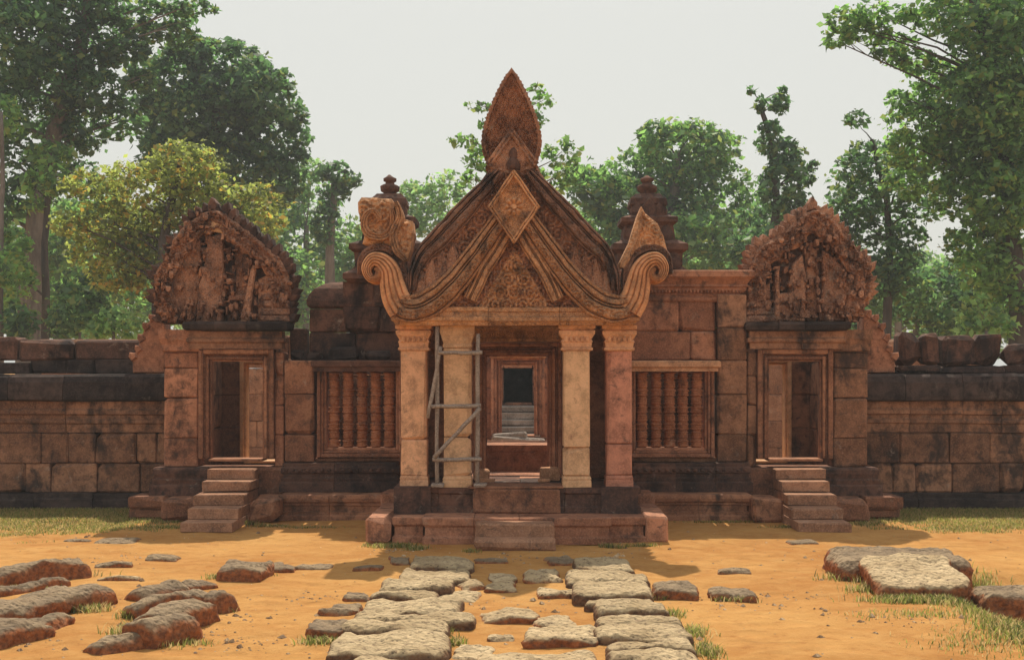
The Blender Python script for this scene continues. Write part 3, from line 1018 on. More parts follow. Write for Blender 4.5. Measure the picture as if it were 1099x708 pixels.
# ---------------- wings with side doors and flame gables
def build_wing(sx):
    cx = sx * 3.78
    m = MB()
    a, b = sorted((sx * 4.30, sx * 4.77))
    m.courses(a, b, 18.93, 19.35, [.66, 1.05, 1.6, 2.0, 2.22], 1.0, j=.006)
    m.stack(a, b, 18.9, 19.35, [(0, 2.222), (.02, 2.24), (.02, 2.32), (.05, 2.4), (.05, 2.52)], yb=0)
    m.wobble(.006, 4, sx).build('door_pilaster', M['red'] if sx < 0 else M['wall'], gate)
    m = MB()
    a, b = sorted((sx * 3.14, sx * 3.27))
    m.courses(a, b, 18.95, 19.35, [.66, 1.1, 1.5, 1.9, 2.22], 1.0)
    m.wobble(.006, 4, sx).build('door_pilaster', M['red'] if sx < 0 else M['wall'], gate)
    door_frame(cx, 18.88, .345, .775, 2.09, [(.03, .08), (.04, .03), (.03, .05), (.065, .0)], M['brown'], .22)
    l = MB()
    x0, x1 = cx - .63, cx + .63
    l.segstack(x0, x1, 18.84, 19.12, [(0, 2.262), (.0, 2.34), (.03, 2.36), (.03, 2.40), (.0, 2.42), (.0, 2.50)], .9)
    l.wobble(.005, 4, sx).build('lintel', M['wall'], gate)
    l = MB()
    l.segstack(x0 - .02, x1 + .03, 18.78, 19.3, [(0, 2.503), (.04, 2.52), (.05, 2.58), (.03, 2.62)], .45, j=.012)
    l.wobble(.01, 4, sx).build('capstone', M['black'], gate)
    # side and rear walls of the wing (roof lost)
    w = MB()
    a, b = sorted((sx * 4.45, sx * 4.76))
    w.courses(a, b, 19.36, 21.2, [.55, 1.1, 1.6, 2.1, 2.5], .6)
    for s2 in (-1, 1):
        a, b = sorted((cx + s2 * .33, cx + s2 * .95))
        w.courses(a, b, 21.2, 21.6, [.0, .6, 1.1, 1.6, 2.1, 2.5], .7)
    w.courses(cx - .33, cx + .33, 21.2, 21.6, [2.12, 2.5], .7)
    w.wobble(.008, 4, sx).build('wing_wall', M['wall'], gate)
    door_frame(cx, 21.1, .30, .6, 2.05, [(.03, .06), (.06, .0)], M['ochre'], .3)  # pale ochre here paints the look of sunlit jambs
    # the gable
    GD = 19.06
    g = lambda a, b: (X(a, GD), Z(b, GD))
    if sx < 0:
        ol = [(172, 347), (166, 328), (163, 313), (164, 295), (171, 283), (179, 266), (188, 251), (199, 236), (212, 226), (227.5, 221), (241, 226), (254, 238), (271, 250), (288, 263), (301, 277), (309, 289), (315, 300), (313, 313), (311, 327), (311, 347)]
    else:
        ol = [(800, 345), (799, 314), (803, 288), (809, 268), (823, 258), (834, 252), (846, 243), (858, 231), (874, 220), (890, 231), (903, 244), (916, 260), (926, 275), (935, 287), (938, 299), (935, 314), (928, 326), (926, 345)]
    poly = [g(*p) for p in ol]
    cxp = sum(p[0] for p in poly) / len(poly)
    czp = Z(312, GD)
    back = MB()
    back.prism(poly, GD + .16, GD + .5, .02)
    gab = back.wobble(.012, 4, sx).build('gable', M['dark'], gate)  # dark stone colour paints in the shade of the gable's recess
    ig = inpoly(poly)
    # broad carved frame
    path = [Vector(p) for p in poly]
    c = Vector((cxp, czp))
    fr = MB()
    def inset(p, k): return tuple(p + (c - p) * k)
    mid = [inset(p, .17) for p in path]
    fr.strip(mid, [.26 + .05 * math.sin(i * 2.3) for i in range(len(mid))], lambda t, s: .01 + .03 * (.5 - .5 * math.cos(6.283 * 3 * t)) + (.08 * scrolls(s, t * .3, .17, 3) + .05 * mn.noise(Vector((s * 6, t * 2, sx)))) * (1 if .06 < t < .94 else 0), GD + .03, .2, 20, .016)
    fr.wobble(.022, 9, sx).build('gable_frame', M['gable'], gab)
    # flame leaves standing along the edge
    fl = MB()
    pts, _ = resample(poly, [1] * len(poly), .082)
    for i in range(1, len(pts) - 1):
        p = pts[i]
        d = (pts[i + 1] - pts[i - 1]).normalized()
        n = Vector((-d.y, d.x))
        if n.dot(p - c) < 0: n = -n
        n = (n + Vector((0, .45))).normalized()
        t = Vector((n.y, -n.x))
        s = rnd.uniform(.7, 1.35)
        if rnd.random() < .12: s *= .4
        q = [p - t * .05 - n * .05, p - t * .05 * s + n * .03 * s, p + n * .10 * s - t * .01, p + t * .045 * s + n * .035 * s, p + t * .05 - n * .05]
        fl.prism([tuple(k) for k in q], GD + .02 + rnd.uniform(-.02, .02), GD + .3, .018)
    fl.wobble(.01, 12, sx).build('flame_crest', M['dark'] if sx < 0 else M['gable'], gab)
    # broken masonry of the tympanum
    ty = MB()
    def pc(q, y, bev=.02): ty.prism([g(*k) for k in q], GD + y, GD + .3, bev)
    if sx < 0:
        pc([(178, 346), (178, 306), (190, 278), (203, 262), (214, 256), (216, 290), (212, 320), (208, 346)], .06)
        pc([(210, 346), (213, 306), (219, 292), (223, 254), (239, 250), (240, 300), (232, 346)], .0)
        pc([(242, 346), (243, 318), (250, 314), (252, 300), (250, 262), (266, 272), (272, 284), (266, 340), (258, 346)], .12)
        pc([(258, 346), (268, 290), (272, 283), (275, 285), (270, 320), (268, 346)], -.01)
        pc([(276, 346), (276, 300), (292, 292), (304, 312), (304, 346)], .04)
        ty.block(g(244, 0)[0], g(262, 0)[0], GD + .02, GD + .3, g(0, 322)[1], g(0, 316)[1], .01, .005)
    else:
        pc([(880, 344), (884, 306), (884, 268), (896, 276), (910, 290), (920, 305), (922, 344)], .06)
        pc([(866, 344), (868, 310), (866, 272), (872, 262), (880, 268), (880, 310), (878, 344)], .13)
        pc([(846, 344), (848, 300), (852, 282), (862, 272), (866, 300), (864, 344)], .03)
        pc([(830, 344), (832, 292), (836, 288), (838, 344)], -.02)
        pc([(806, 344), (806, 322), (826, 302), (828, 344)], .02)
        for k, (px, py, w) in enumerate([(842, 318, 18), (846, 330, 24), (842, 341, 30), (862, 336, 16)]):
            ty.block(g(px - w / 2, 0)[0], g(px + w / 2, 0)[0], GD + .0, GD + .3, g(0, py + 5)[1], g(0, py - 4)[1], .02, .008)
    rc = random.Random(5 + sx)
    for _ in range(400):
        q = Vector((rc.uniform(min(p[0] for p in poly), max(p[0] for p in poly)), rc.uniform(2.64, max(p[1] for p in poly))))
        if not ig(q.x, q.y): continue
        e = edge_dist(poly, q.x, q.y)
        w, hh = rc.uniform(.02, .08), rc.uniform(.02, .11)
        if not (ig(q.x - w * .6, q.y) and ig(q.x + w * .6, q.y) and ig(q.x, q.y + hh * .6)): continue
        yy = GD + (rc.uniform(-.13, -.02) if e < .28 else rc.uniform(-.05, .10))
        ty.block(q.x - w / 2, q.x + w / 2, yy, GD + .28, q.y - hh / 2, q.y + hh / 2, .02, .012, rc)
    ty.wobble(.02, 7, sx).build('broken_tympanum', M['gable'], gab)
    hd = MB()
    pk = (228, 240) if sx < 0 else (874, 240)
    q = [(pk[0] - 17, pk[1] + 12), (pk[0] - 12, pk[1] + 2), (pk[0], pk[1] - 4), (pk[0] + 12, pk[1] + 2), (pk[0] + 17, pk[1] + 14), (pk[0] + 9, pk[1] + 10), (pk[0], pk[1] + 8), (pk[0] - 10, pk[1] + 10)]
    hd.prism([g(*k) for k in q], GD + .0, GD + .2, .015)
    hd.wobble(.01, 6).build('arch_stone', M['ochre'] if sx < 0 else M['red'], gab)
    # cornice blocks of the gable end at its foot
    ft = MB()
    for k, pr in enumerate([(278, 311)] if sx < 0 else [(800, 832)]):
        x0, x1 = X(pr[0], GD), X(pr[1], GD)
        for i in range(5):
            z = 2.62 + i * .1
            ft.block(x0 + (.02 * i if sx < 0 else 0), x1 - (.02 * i if sx > 0 else 0) , GD - .1 + .03 * i, GD + .4, z, z + .095, .02, .006)
    ft.wobble(.012, 6, sx).build('gable_foot', M['gable'], gab)
    # half gable stepping down towards the enclosure wall
    hg = MB()
    H = 20.2
    e = -1 if sx < 0 else 1
    ax = 177 if sx < 0 else 926
    half = [(ax, 400), (ax, 336), (ax + e * 6, 336), (ax + e * 14, 341), (ax + e * 21, 350), (ax + e * 26, 362), (ax + e * 29, 374), (ax + e * 35, 382), (ax + e * 35, 400)]
    hp = [(X(a, H), Z(b, H)) for a, b in half]
    hg.prism(hp, H, H + .35, .02)
    pts, _ = resample(hp[2:8], [1] * 6, .09)
    for i in range(len(pts)):
        p = pts[i]
        n = Vector((e * .6, .8))
        t = Vector((n.y, -n.x))
        q = [p - t * .05 - n * .06, p - t * .045 + n * .02, p + n * .065, p + t * .045 + n * .02, p + t * .05 - n * .06]
        hg.prism([tuple(k) for k in q], H - .03, H + .3, .015)
    hg.wobble(.01, 6, sx).build('half_gable', M['red'], gate)
build_wing(-1)
build_wing(1)

# ---------------- corner turrets behind the porch gable
def build_turret(px, sx):
    d = 19.35
    cx = X(px, d)
    cy = d + .35
    k = d / F
    def r(w): return w * k
    m = MB()
    zt = lambda y: Z(y, d)
    pr = [(40, 304), (46, 300), (46, 294), (38, 290), (34, 286), (35, 272), (40, 268), (40, 262), (28, 257), (26, 242), (30, 238), (30, 233), (18, 229), (17, 222), (20, 218), (19, 212), (15, 208), (13, 206)]
    m.stack(cx, cx, cy, cy, [(r(a), zt(b)) for a, b in pr])
    for w, y in ((35, 277), (26, 249), (16, 222)):
        for q in (-.72, .72):
            m.lathe([(.001, zt(y + 14)), (r(9), zt(y + 12)), (r(9), zt(y + 2)), (r(5), zt(y - 6)), (.004, zt(y - 12))], cx + q * r(w), cy - r(w) * .9, 8)
        m.prism([(cx - r(9), zt(y + 14)), (cx + r(9), zt(y + 14)), (cx + r(9), zt(y)), (cx, zt(y - 12)), (cx - r(9), zt(y))], cy - r(w + 7), cy, .015)
    m.lathe([(r(8), zt(208)), (r(7), zt(204)), (r(10), zt(202)), (r(11), zt(197)), (r(8), zt(195)), (r(5), zt(194)), (r(5), zt(192)), (r(7), zt(191)), (r(7), zt(188)), (r(4), zt(186.5)), (r(1), zt(184))], cx, cy, 14)
    m.wobble(.014, 6, sx).build('corner_turret', M['dark'], gate)
    b = MB()
    b.courses(cx - .6, cx + .6, d - .1, d + 1.0, [2.5, 2.85, Z(303, d)], .5)
    b.wobble(.02, 4, sx).build('turret_base', M['dark'], gate)
build_turret(416, -1)
build_turret(697, 1)

# ------------------------------------------------------------------ enclosure walls
def enclosure(sx):
    a, b = sorted((sx * 4.80, sx * 13.5))
    side = 'left' if sx < 0 else 'right'
    root = empty('enclosure_wall', ((a + b) / 2, 20.3, 0),
                 'dark weathered enclosure wall left of the gate, topped by one long row of black blocks' if sx < 0 else
                 'brown enclosure wall right of the gate, topped by separate blocks with gaps between', 'wall')
    m = MB()
    m.courses(a, b, 20.0, 20.8, [.22, .64, 1.08], .5, j=.018, c=.018)
    m.segstack(a, b, 20.0, 20.8, [(0, 1.085), (.0, 1.2), (.025, 1.22), (.025, 1.26), (.0, 1.28), (.0, 1.33), (.035, 1.35), (.035, 1.40), (.0, 1.43), (0, 1.53)], .7, j=.008)
    m.wobble(.008, 3, sx).build('wall_face', M['wall'], root)
    m = MB()
    m.segstack(a, b, 19.93, 20.8, [(.05, 0), (.05, .13), (.02, .15), (.02, .21), (0, .22)], .8, j=.015)
    m.wobble(.01, 3, sx).build('base_course', M['black'], root)
    m = MB()
    m.segstack(a, b, 19.93, 20.85, [(.0, 1.533), (.05, 1.56), (.055, 1.62), (.04, 1.80), (.0, 1.88), (-.06, 1.92)], .85, j=.02)
    m.wobble(.02, 3, sx).build('coping', M['black'], root)
    # blocks of the lost upper courses
    if sx < 0:
        m = MB()
        m.courses(a, b - .02, 20.32, 20.8, [1.92, 2.13], .5, j=.04, top_jag=.05)
        m.wobble(.02, 3).build('upper_course', M['black'], root)
        m = MB()
        x = b - .55
        while x > a:
            w = rnd.uniform(.5, 1.1)
            m.block(x - w, x, 20.36 + rnd.uniform(-.03, .05), 20.8, 2.11, 2.46 + rnd.uniform(-.09, .05), .035, .015)
            x -= w + (rnd.uniform(.01, .03) if rnd.random() < .88 else rnd.uniform(.08, .15))
        m.wobble(.02, 3).build('top_course', M['dark'], root)
    else:
        for px0, px1, yt, lift in ((966, 1009, 357, 0), (1013, 1076, 359, 0), (1080, 1124, 370, 0), (1130, 1180, 360, 0), (1190, 1270, 362, 0), (1290, 1340, 372, 0), (1350, 1450, 360, 0)):
            d = 20.3
            m = MB()
            x0, x1 = X(px0, d), X(px1, d)
            zt = Z(yt, d)
            m.block(x0 - .04, x1 + .02, d - .05, d + .45, 1.92, 2.04, .03, .015)
            m.block(x0, (x0 + x1) / 2 + .05, d, d + .45, 2.045, zt, .05, .015)
            m.block((x0 + x1) / 2 + .06, x1, d + .02, d + .45, 2.045, zt - rnd.uniform(0, .05), .05, .015)
            m.wobble(.025, 3.5, px0).build('top_block', M['dark'], root)
        m = MB()
        m.courses(a, b, 20.35, 20.8, [1.92, 2.0], .45, j=.04, top_jag=.05)
        m.wobble(.02, 3).build('upper_course', M['black'], root)
enclosure(-1)
enclosure(1)

# ------------------------------------------------------------------ things beyond the gate, seen through the door
def build_inner():
    g = empty('inner_gateway', (0.03, 28.3, 0), 'small inner gateway with carved door frame seen through the central door', 'gateway')
    m = MB()
    for sx in (-1, 1):
        a, b = sorted((.03 + sx * .46, .03 + sx * 1.8))
        m.courses(a, b, 28.0, 28.6, [0, .6, 1.1, 1.6, 2.1, 2.7], .6)
    m.courses(-.43, .49, 28.0, 28.6, [2.22, 2.5, 2.8], .6)
    m.build('wall', M['red'], g)
    door_frame(.045, 27.9, .325, .66, 2.06, [(.03, .12), (.04, .07), (.03, .09), (.06, .03), (.06, 0)], M['red'], .4, g, True)
    l = MB()
    l.segstack(-.5, .58, 27.86, 28.0, [(0, 2.2), (.03, 2.22), (.03, 2.38), (0, 2.4)], 2)
    l.build('lintel', M['carved'], g)
    s = MB()
    s.block(-.5, .6, 27.6, 28.4, 0, .62)
    s.build('sill_base', M['brown'], g)
    t = empty('sanctuary', (.05, 36, 0), 'distant sanctuary with a pitch dark doorway at the end of the axis', 'shrine')
    m = MB()
    for sx in (-1, 1):
        a, b = sorted((.06 + sx * .36, .06 + sx * 2.0))
        m.courses(a, b, 34.6, 35.2, [0, .6, 1.16, 1.6, 2.0, 2.6, 3.0], .7)
    m.courses(-.29, .41, 34.6, 35.2, [2.0, 2.5, 3.0], .7)
    m.courses(-.29, .41, 34.62, 35.2, [0, .6, 1.15], .7)
    m.build('wall', M['brown'], t)
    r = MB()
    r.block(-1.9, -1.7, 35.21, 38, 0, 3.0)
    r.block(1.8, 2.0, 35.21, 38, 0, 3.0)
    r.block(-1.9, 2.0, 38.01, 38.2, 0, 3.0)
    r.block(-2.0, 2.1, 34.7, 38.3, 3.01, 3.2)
    r.build('chamber', M['black'], t)  # black colour paints in the darkness seen through the doorway
    for k in range(6):
        s = MB()
        z = .30 + k * .155
        s.block(-.6, .7, 32.4 + k * .33, 34.6, z - .15, z, .02, .01)
        s.wobble(.01, 4, k).build('step', M['grey'], t)
    p = empty('stone_pile', (0, 25, 0), 'low pile of long stone beams lying inside the courtyard beyond the door', 'stone pile')
    for k, (x, z, w, a) in enumerate([(-.02, .10, 1.3, .02), (.06, .26, 1.2, -.05), (0, .42, 1.25, .03), (-.04, .57, 1.1, -.06), (.05, .69, .95, .05), (-.1, .77, .6, -.08)]):
        m = MB()
        m.block(-w / 2, w / 2, -.15, .15, -.075, .075, .02, .01)
        o = m.wobble(.012, 5, k).build('stone_beam', M['grey'], p)
        o.location = (x, (k % 2) * .1, z)
        o.rotation_euler = (0, a, a)
    for sx in (-1, 1):
        a, b = sorted((sx * 1.9, sx * 9))
        w = MB()  # wall added to keep bright ground out of the side doorways
        w.courses(a, b, 26.5, 27.1, [0, .5, 1.0, 1.5, 2.0, 2.3], .7)
        w.segstack(a, b, 26.45, 27.1, [(0, 2.303), (.05, 2.33), (.05, 2.5), (0, 2.55)], .8)
        tag(w.wobble(.01, 3, sx).build('added_courtyard_wall', M['step']), 'added inner courtyard wall closing the view through the %s side door' % ('left' if sx < 0 else 'right'), 'wall')
build_inner()

# ------------------------------------------------------------------ timber brace round the left inner pillar
def build_brace():
    d = 16.26
    root = empty('timber_brace', (X(492, d), d, .6), 'grey timber scaffold brace strapped round the left inner porch pillar', 'scaffold')
    def bar(a, b, y, r=.026, name='rail'):
        m = MB()
        p, q = Vector((X(a[0], y), y, Z(a[1], y))), Vector((X(b[0], y), y, Z(b[1], y)))
        n = 6
        pts = [p.lerp(q, i / n) + Vector((rnd.uniform(-.005, .005), rnd.uniform(-.005, .005), rnd.uniform(-.005, .005))) for i in range(n + 1)]
        m.tube(pts, [r * rnd.uniform(.9, 1.1) for _ in pts], 6)
        m.build(name, M['wood'], root)
    bar((469, 350), (469, 523), 16.36, .024, 'upright')
    bar((513, 358), (512, 523), 16.36, .026, 'upright')
    bar((471, 378.5), (518, 378.5), 16.28, .024)
    bar((463, 436), (516, 435.5), 16.28, .024)
    bar((464, 493), (517, 492.5), 16.28, .024)
    bar((466, 491), (515, 438), 16.24, .024, 'diagonal')
    bar((473, 372), (459, 449), 16.30, .022, 'diagonal')
    for z in (.62,):
        for q in (462, 508):
            m = MB()
            m.block(X(q, 16.2), X(q + 14, 16.2), 16.24, 16.5, .618, .655, .008, .004)
            m.build('foot_block', M['wood'], root)
build_brace()

# ------------------------------------------------------------------ laterite slabs and stones
def rock(pxl, pxr, yb, yf, yk, label, group, yaw=0, seed=0, name='laterite_slab', rough=1.0, round_=.35, cat='stone slab', z_sink=.12, lat=1.0, mat='laterite', dims=None, box=None):
    if box: d1, d2, h = 10, 11, .1
    elif dims: d1, d2, h = dims
    else:
        d1 = EYE * F / (yb - HY)
        h = max(.03, (yb - yf) * d1 / F)
        d2 = max(d1 + .1, (EYE - h) * F / (yk - HY))
    x0, x1 = X(pxl, d1), X(pxr, d1)
    lx, ly = (x1 - x0) / 2, (d2 - d1) / 2
    cx, cy = (x0 + x1) / 2, (d1 + d2) / 2
    if box: cx, cy, lx, ly, h = box
    H = h + z_sink
    mb = MB()
    r = random.Random(seed)
    off = Vector((seed * 7.3, seed * 3.1, seed * 5.7))
    nx, ny, nz = max(8, int(lx * 2 / .045)), max(6, int(ly * 2 / .045)), max(4, int(H / .04))
    cache, vs, fs = {}, [], []
    e = min(lx, ly, H * .7) * round_
    def vert(i, j, k):
        key = (i, j, k)
        if key in cache: return cache[key]
        p = Vector((-lx + 2 * lx * i / nx, -ly + 2 * ly * j / ny, -z_sink + H * k / nz))
        # round the box
        q = Vector((max(-lx + e, min(lx - e, p.x)), max(-ly + e, min(ly - e, p.y)), min(h - e, p.z)))
        dv = p - q
        if dv.length > 1e-6: p = q + dv.normalized() * min(dv.length, e) if dv.length > e else q + dv
        t = max(0, min(1, (p.z + z_sink) / H))
        nv = mn.noise_vector(p * 2.6 + off) * .055 + mn.noise_vector(p * 7 + off) * .034 + mn.noise_vector(p * 16 + off) * .02
        nv.z *= .7
        nv.x *= lat
        nv.y *= lat
        p = p + nv * rough
        if group == 'broken slabs on the left ground':
            p.z += .06 * h / .15 * (1 - (p.x / lx) ** 2) * t - .03 * t * (p.y / ly) ** 2
        w = gz(cx + p.x, cy + p.y)
        cache[key] = len(vs)
        vs.append(p)
        return cache[key]
    for i in range(nx):
        for j in range(ny):
            fs.append([vert(i, j, nz), vert(i + 1, j, nz), vert(i + 1, j + 1, nz), vert(i, j + 1, nz)])
    for k in range(nz):
        for i in range(nx):
            fs.append([vert(i, 0, k), vert(i + 1, 0, k), vert(i + 1, 0, k + 1), vert(i, 0, k + 1)])
            fs.append([vert(i + 1, ny, k), vert(i, ny, k), vert(i, ny, k + 1), vert(i + 1, ny, k + 1)])
        for j in range(ny):
            fs.append([vert(0, j + 1, k), vert(0, j, k), vert(0, j, k + 1), vert(0, j + 1, k + 1)])
            fs.append([vert(nx, j, k), vert(nx, j + 1, k), vert(nx, j + 1, k + 1), vert(nx, j, k + 1)])
    mb.add(vs, fs, True)
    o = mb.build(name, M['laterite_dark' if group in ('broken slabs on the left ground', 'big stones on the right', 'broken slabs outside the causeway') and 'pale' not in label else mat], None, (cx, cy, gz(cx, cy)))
    o.rotation_euler = (math.radians(r.uniform(-5, 4)), math.radians(r.uniform(-4, 4)), math.radians(yaw)) if group == 'broken slabs on the left ground' else (0, 0, math.radians(yaw))
    tag(o, label, cat, group)
    return o

ORD = ['first', 'second', 'third', 'fourth', 'fifth', 'sixth', 'seventh', 'eighth', 'ninth', 'tenth', 'eleventh']
def lane(rows, side, group, seed):
    r = random.Random(seed)
    for k, (l, r_, y1, y0) in enumerate(rows):
        h = .085 + r.uniform(-.018, .02)
        d1, d2 = (EYE - .085) * F / (y1 - HY), (EYE - .085) * F / (y0 - HY)
        rock(l - 2, r_ + 2, 0, 0, 0, 'rough grey slab, %s from the gate steps in the %s lane of the causeway' % (ORD[k], side), group, r.uniform(-1.5, 1.5), seed + k, lat=.45, round_=.5, dims=(d1 + .03, d2 - .055, h), rough=1.0, mat='laterite_lane')
lane([(440, 505, 607, 596), (427, 501, 620, 607), (407, 484, 631, 620), (398, 468, 638.5, 631), (386, 492, 655, 638.5), (379, 508, 666, 655), (364, 479, 677, 666), (348, 478, 701, 677), (364, 440, 722, 701)], 'left', 'slabs of the left causeway lane', 10)
lane([(619, 680, 611, 598), (609, 698, 623, 611), (618, 702, 638, 623), (630, 704, 645, 638), (641, 719, 656, 645), (641, 730, 667.5, 656), (641, 744, 684, 667.5), (653, 748, 697, 684), (654, 754, 711, 697), (655, 762, 727, 711)], 'right', 'slabs of the right causeway lane', 40)
G1, G2, G3, G4 = 'loose stones between the causeway lanes', 'broken slabs outside the causeway', 'broken slabs on the left ground', 'big stones on the right'
def slab2(p0, p1, w, h, label, group, seed):
    """slab lying slantwise: the ends of its top edge line, its width and height"""
    h *= .68
    w *= .9
    q = [Vector((X(px, (EYE - h) * F / (py - HY)), (EYE - h) * F / (py - HY))) for px, py in (p0, p1)]
    c, dv = (q[0] + q[1]) / 2, q[1] - q[0]
    o = rock(0, 0, 0, 0, 0, label, group, math.degrees(math.atan2(dv.y, dv.x)), seed, name='laterite_stone', cat='stone', box=(c.x, c.y, dv.length / 2 + .04, w / 2, h), rough=1.15, round_=.3)
    return o
S = lambda *a, **k: rock(*a, name='laterite_stone', cat='stone', **k)
S(489, 518, 634, 630, 622, 'small rounded stone touching the right end of the left lane, nearer the gate', G1, 6, 101)
S(479, 514, 645, 640, 632, 'flat split stone beside the left lane, just in front of a smaller rounded one', G1, -4, 102)
S(526, 553, 627, 624, 617, 'small pale stone on the causeway axis, half behind a darker one', G1, 0, 103)
S(520, 558, 636, 632, 625.5, 'low dark lens shaped stone on the causeway axis in front of a pale one', G1, 3, 104)
S(560, 603, 627.5, 621, 612, 'smooth pale boulder nearest the gate steps between the lanes', G1, 2, 105, round_=.6)
S(577, 614, 642, 636, 630, 'small dark pitted stone in front of the smooth pale boulder', G1, -5, 106)
S(518, 573, 670, 663, 653, 'wedge shaped stone alone on the sand halfway down the causeway axis', G1, 8, 107)
S(527, 556, 687, 684, 678, 'low gravelly stone nearly buried in the orange sand between the lanes', G1, 0, 108)
S(486, 529, 708, 702, 689, 'lumpy stone beside the nearest slabs of the left lane', G1, -6, 109)
S(573, 617, 676, 670, 658, 'upper stone of the stacked pair beside the right lane', G1, 6, 110)
S(567, 643, 697, 688, 671, 'broad lower stone of the stacked pair beside the right lane', G1, -3, 111)
S(512, 640, 724, 712, 699, 'wide flat slab at the very bottom of the picture between the lanes', G1, 0, 112)
S(366, 392, 645, 641, 634, 'short stub slab jutting out left of the left lane, farthest of three', G2, 4, 113)
S(347, 383, 661, 655, 646.5, 'short stub slab jutting out left of the left lane, middle of three', G2, -3, 114)
S(326, 370, 688, 673, 663, 'thick stub slab with red earthy end left of the left lane', G2, 5, 115)
S(586, 619, 607, 603.5, 597, 'dark stone lying in shade against the far end of the right lane', G2, 4, 116)
S(508, 546, 604.5, 602, 598, 'thin flat stone in the shade in front of the gate steps', G2, 2, 117, rough=.5)
S(414, 434, 607, 603, 598, 'small dark stone in the shade at the far end of the left lane', G2, 10, 118)
S(379, 409, 613, 609, 605.5, 'thin dark stone in the shadow tip left of the causeway', G2, -5, 119, rough=.6)
S(706, 751, 644, 632, 621, 'flat topped stone touching the right edge of the causeway', G2, -4, 120)
S(767, 812, 645, 635, 628, 'grey oblong stone with mossy front, right of a flat topped one', G2, -8, 121)
S(773, 806, 616.5, 613, 610, 'small flat brown stone alone on the sand right of the porch', G2, 0, 122, rough=.5)
slab2((-30, 616), (86, 603), 0.42, 0.17, 'long dark slab at the left picture edge, farthest from the viewer', G3, 123)
slab2((-10, 634), (64, 622), 0.24, 0.08, 'low mossy slab squeezed between two long slabs at the left edge', G3, 124)
slab2((-40, 657), (104, 631), 0.46, 0.19, 'long slab with a red square end, second from the back at the left edge', G3, 125)
slab2((-40, 680), (32, 665), 0.48, 0.17, 'red earthy block at the left picture edge, nearest the viewer', G3, 126)
slab2((36, 665), (66, 656), 0.28, 0.14, 'squat dark stone between the red block and the long slab', G3, 127)
slab2((148, 632), (194, 626), 0.32, 0.14, 'rear slab of the heap on the left ground, with a square end', G3, 128)
slab2((200, 628), (227, 624), 0.2, 0.08, 'small slab behind the heap on the left ground, pointing at the gate', G3, 129)
slab2((142, 651), (222, 640), 0.26, 0.15, 'middle slab of the heap on the left ground with grass at its end', G3, 130)
slab2((222, 644), (244, 640), 0.28, 0.15, 'cube shaped stone at the right end of the heap on the left', G3, 131)
slab2((160, 662), (217, 647), 0.3, 0.2, 'rounded slab in the middle of the heap, leaning on the front one', G3, 132)
slab2((150, 673), (201, 661), 0.34, 0.22, 'front slab of the heap on the left, with a bright red side', G3, 133)
slab2((104, 691), (153, 683), 0.26, 0.11, 'low red stone lying in front of the heap on the left', G3, 134)
S(230, 281, 625, 612, 603, 'square slab with red front standing alone left of the porch', G2, 3, 135)
S(292, 317, 614, 608, 603, 'small dark stone right of the lone square slab', G2, 0, 136)
S(316, 354, 610.5, 607, 602.5, 'thin stone at the end of the row left of the porch', G2, -3, 137, rough=.6)
S(262, 300, 608, 605, 600, 'thin slab just behind the lone square slab', G2, -3, 138, rough=.6)
S(155, 190, 602.5, 599, 594, 'small flat dark stone on the sand in front of the left stairs', G3, 0, 139, rough=.6)
S(101, 140, 609.5, 607.5, 604.5, 'flush brown stone in the sand beyond the long slabs', G3, 5, 140, rough=.35)
S(104, 148, 622.5, 621, 617.5, 'flush pale stone in the sand beside the long slabs', G3, 3, 141, rough=.35)
S(905, 1052, 625, 601, 586, 'massive dark slab on the right with grass along its front', G4, -6, 142, round_=.5)
o = S(948, 1050, 642, 618, 600, 'broad pale pitted slab tilted towards the viewer on the right', G4, -6, 143, round_=.4)
o.rotation_euler.x = math.radians(7)
S(1062, 1130, 648, 612, 601, 'dark block at the right picture edge beyond the hollow', G4, -6, 144)
S(848, 880, 584.5, 582.5, 578, 'thin flat stone on the sand below the right stairs', G4, 5, 145, rough=.35)
S(66, 95, 582, 580, 577.5, 'thin stone at the edge of the grass, left one of a pair', G3, 0, 146, rough=.4)
S(98, 142, 585, 582, 577, 'thin stone at the edge of the grass, right one of a pair', G3, 0, 147, rough=.5)

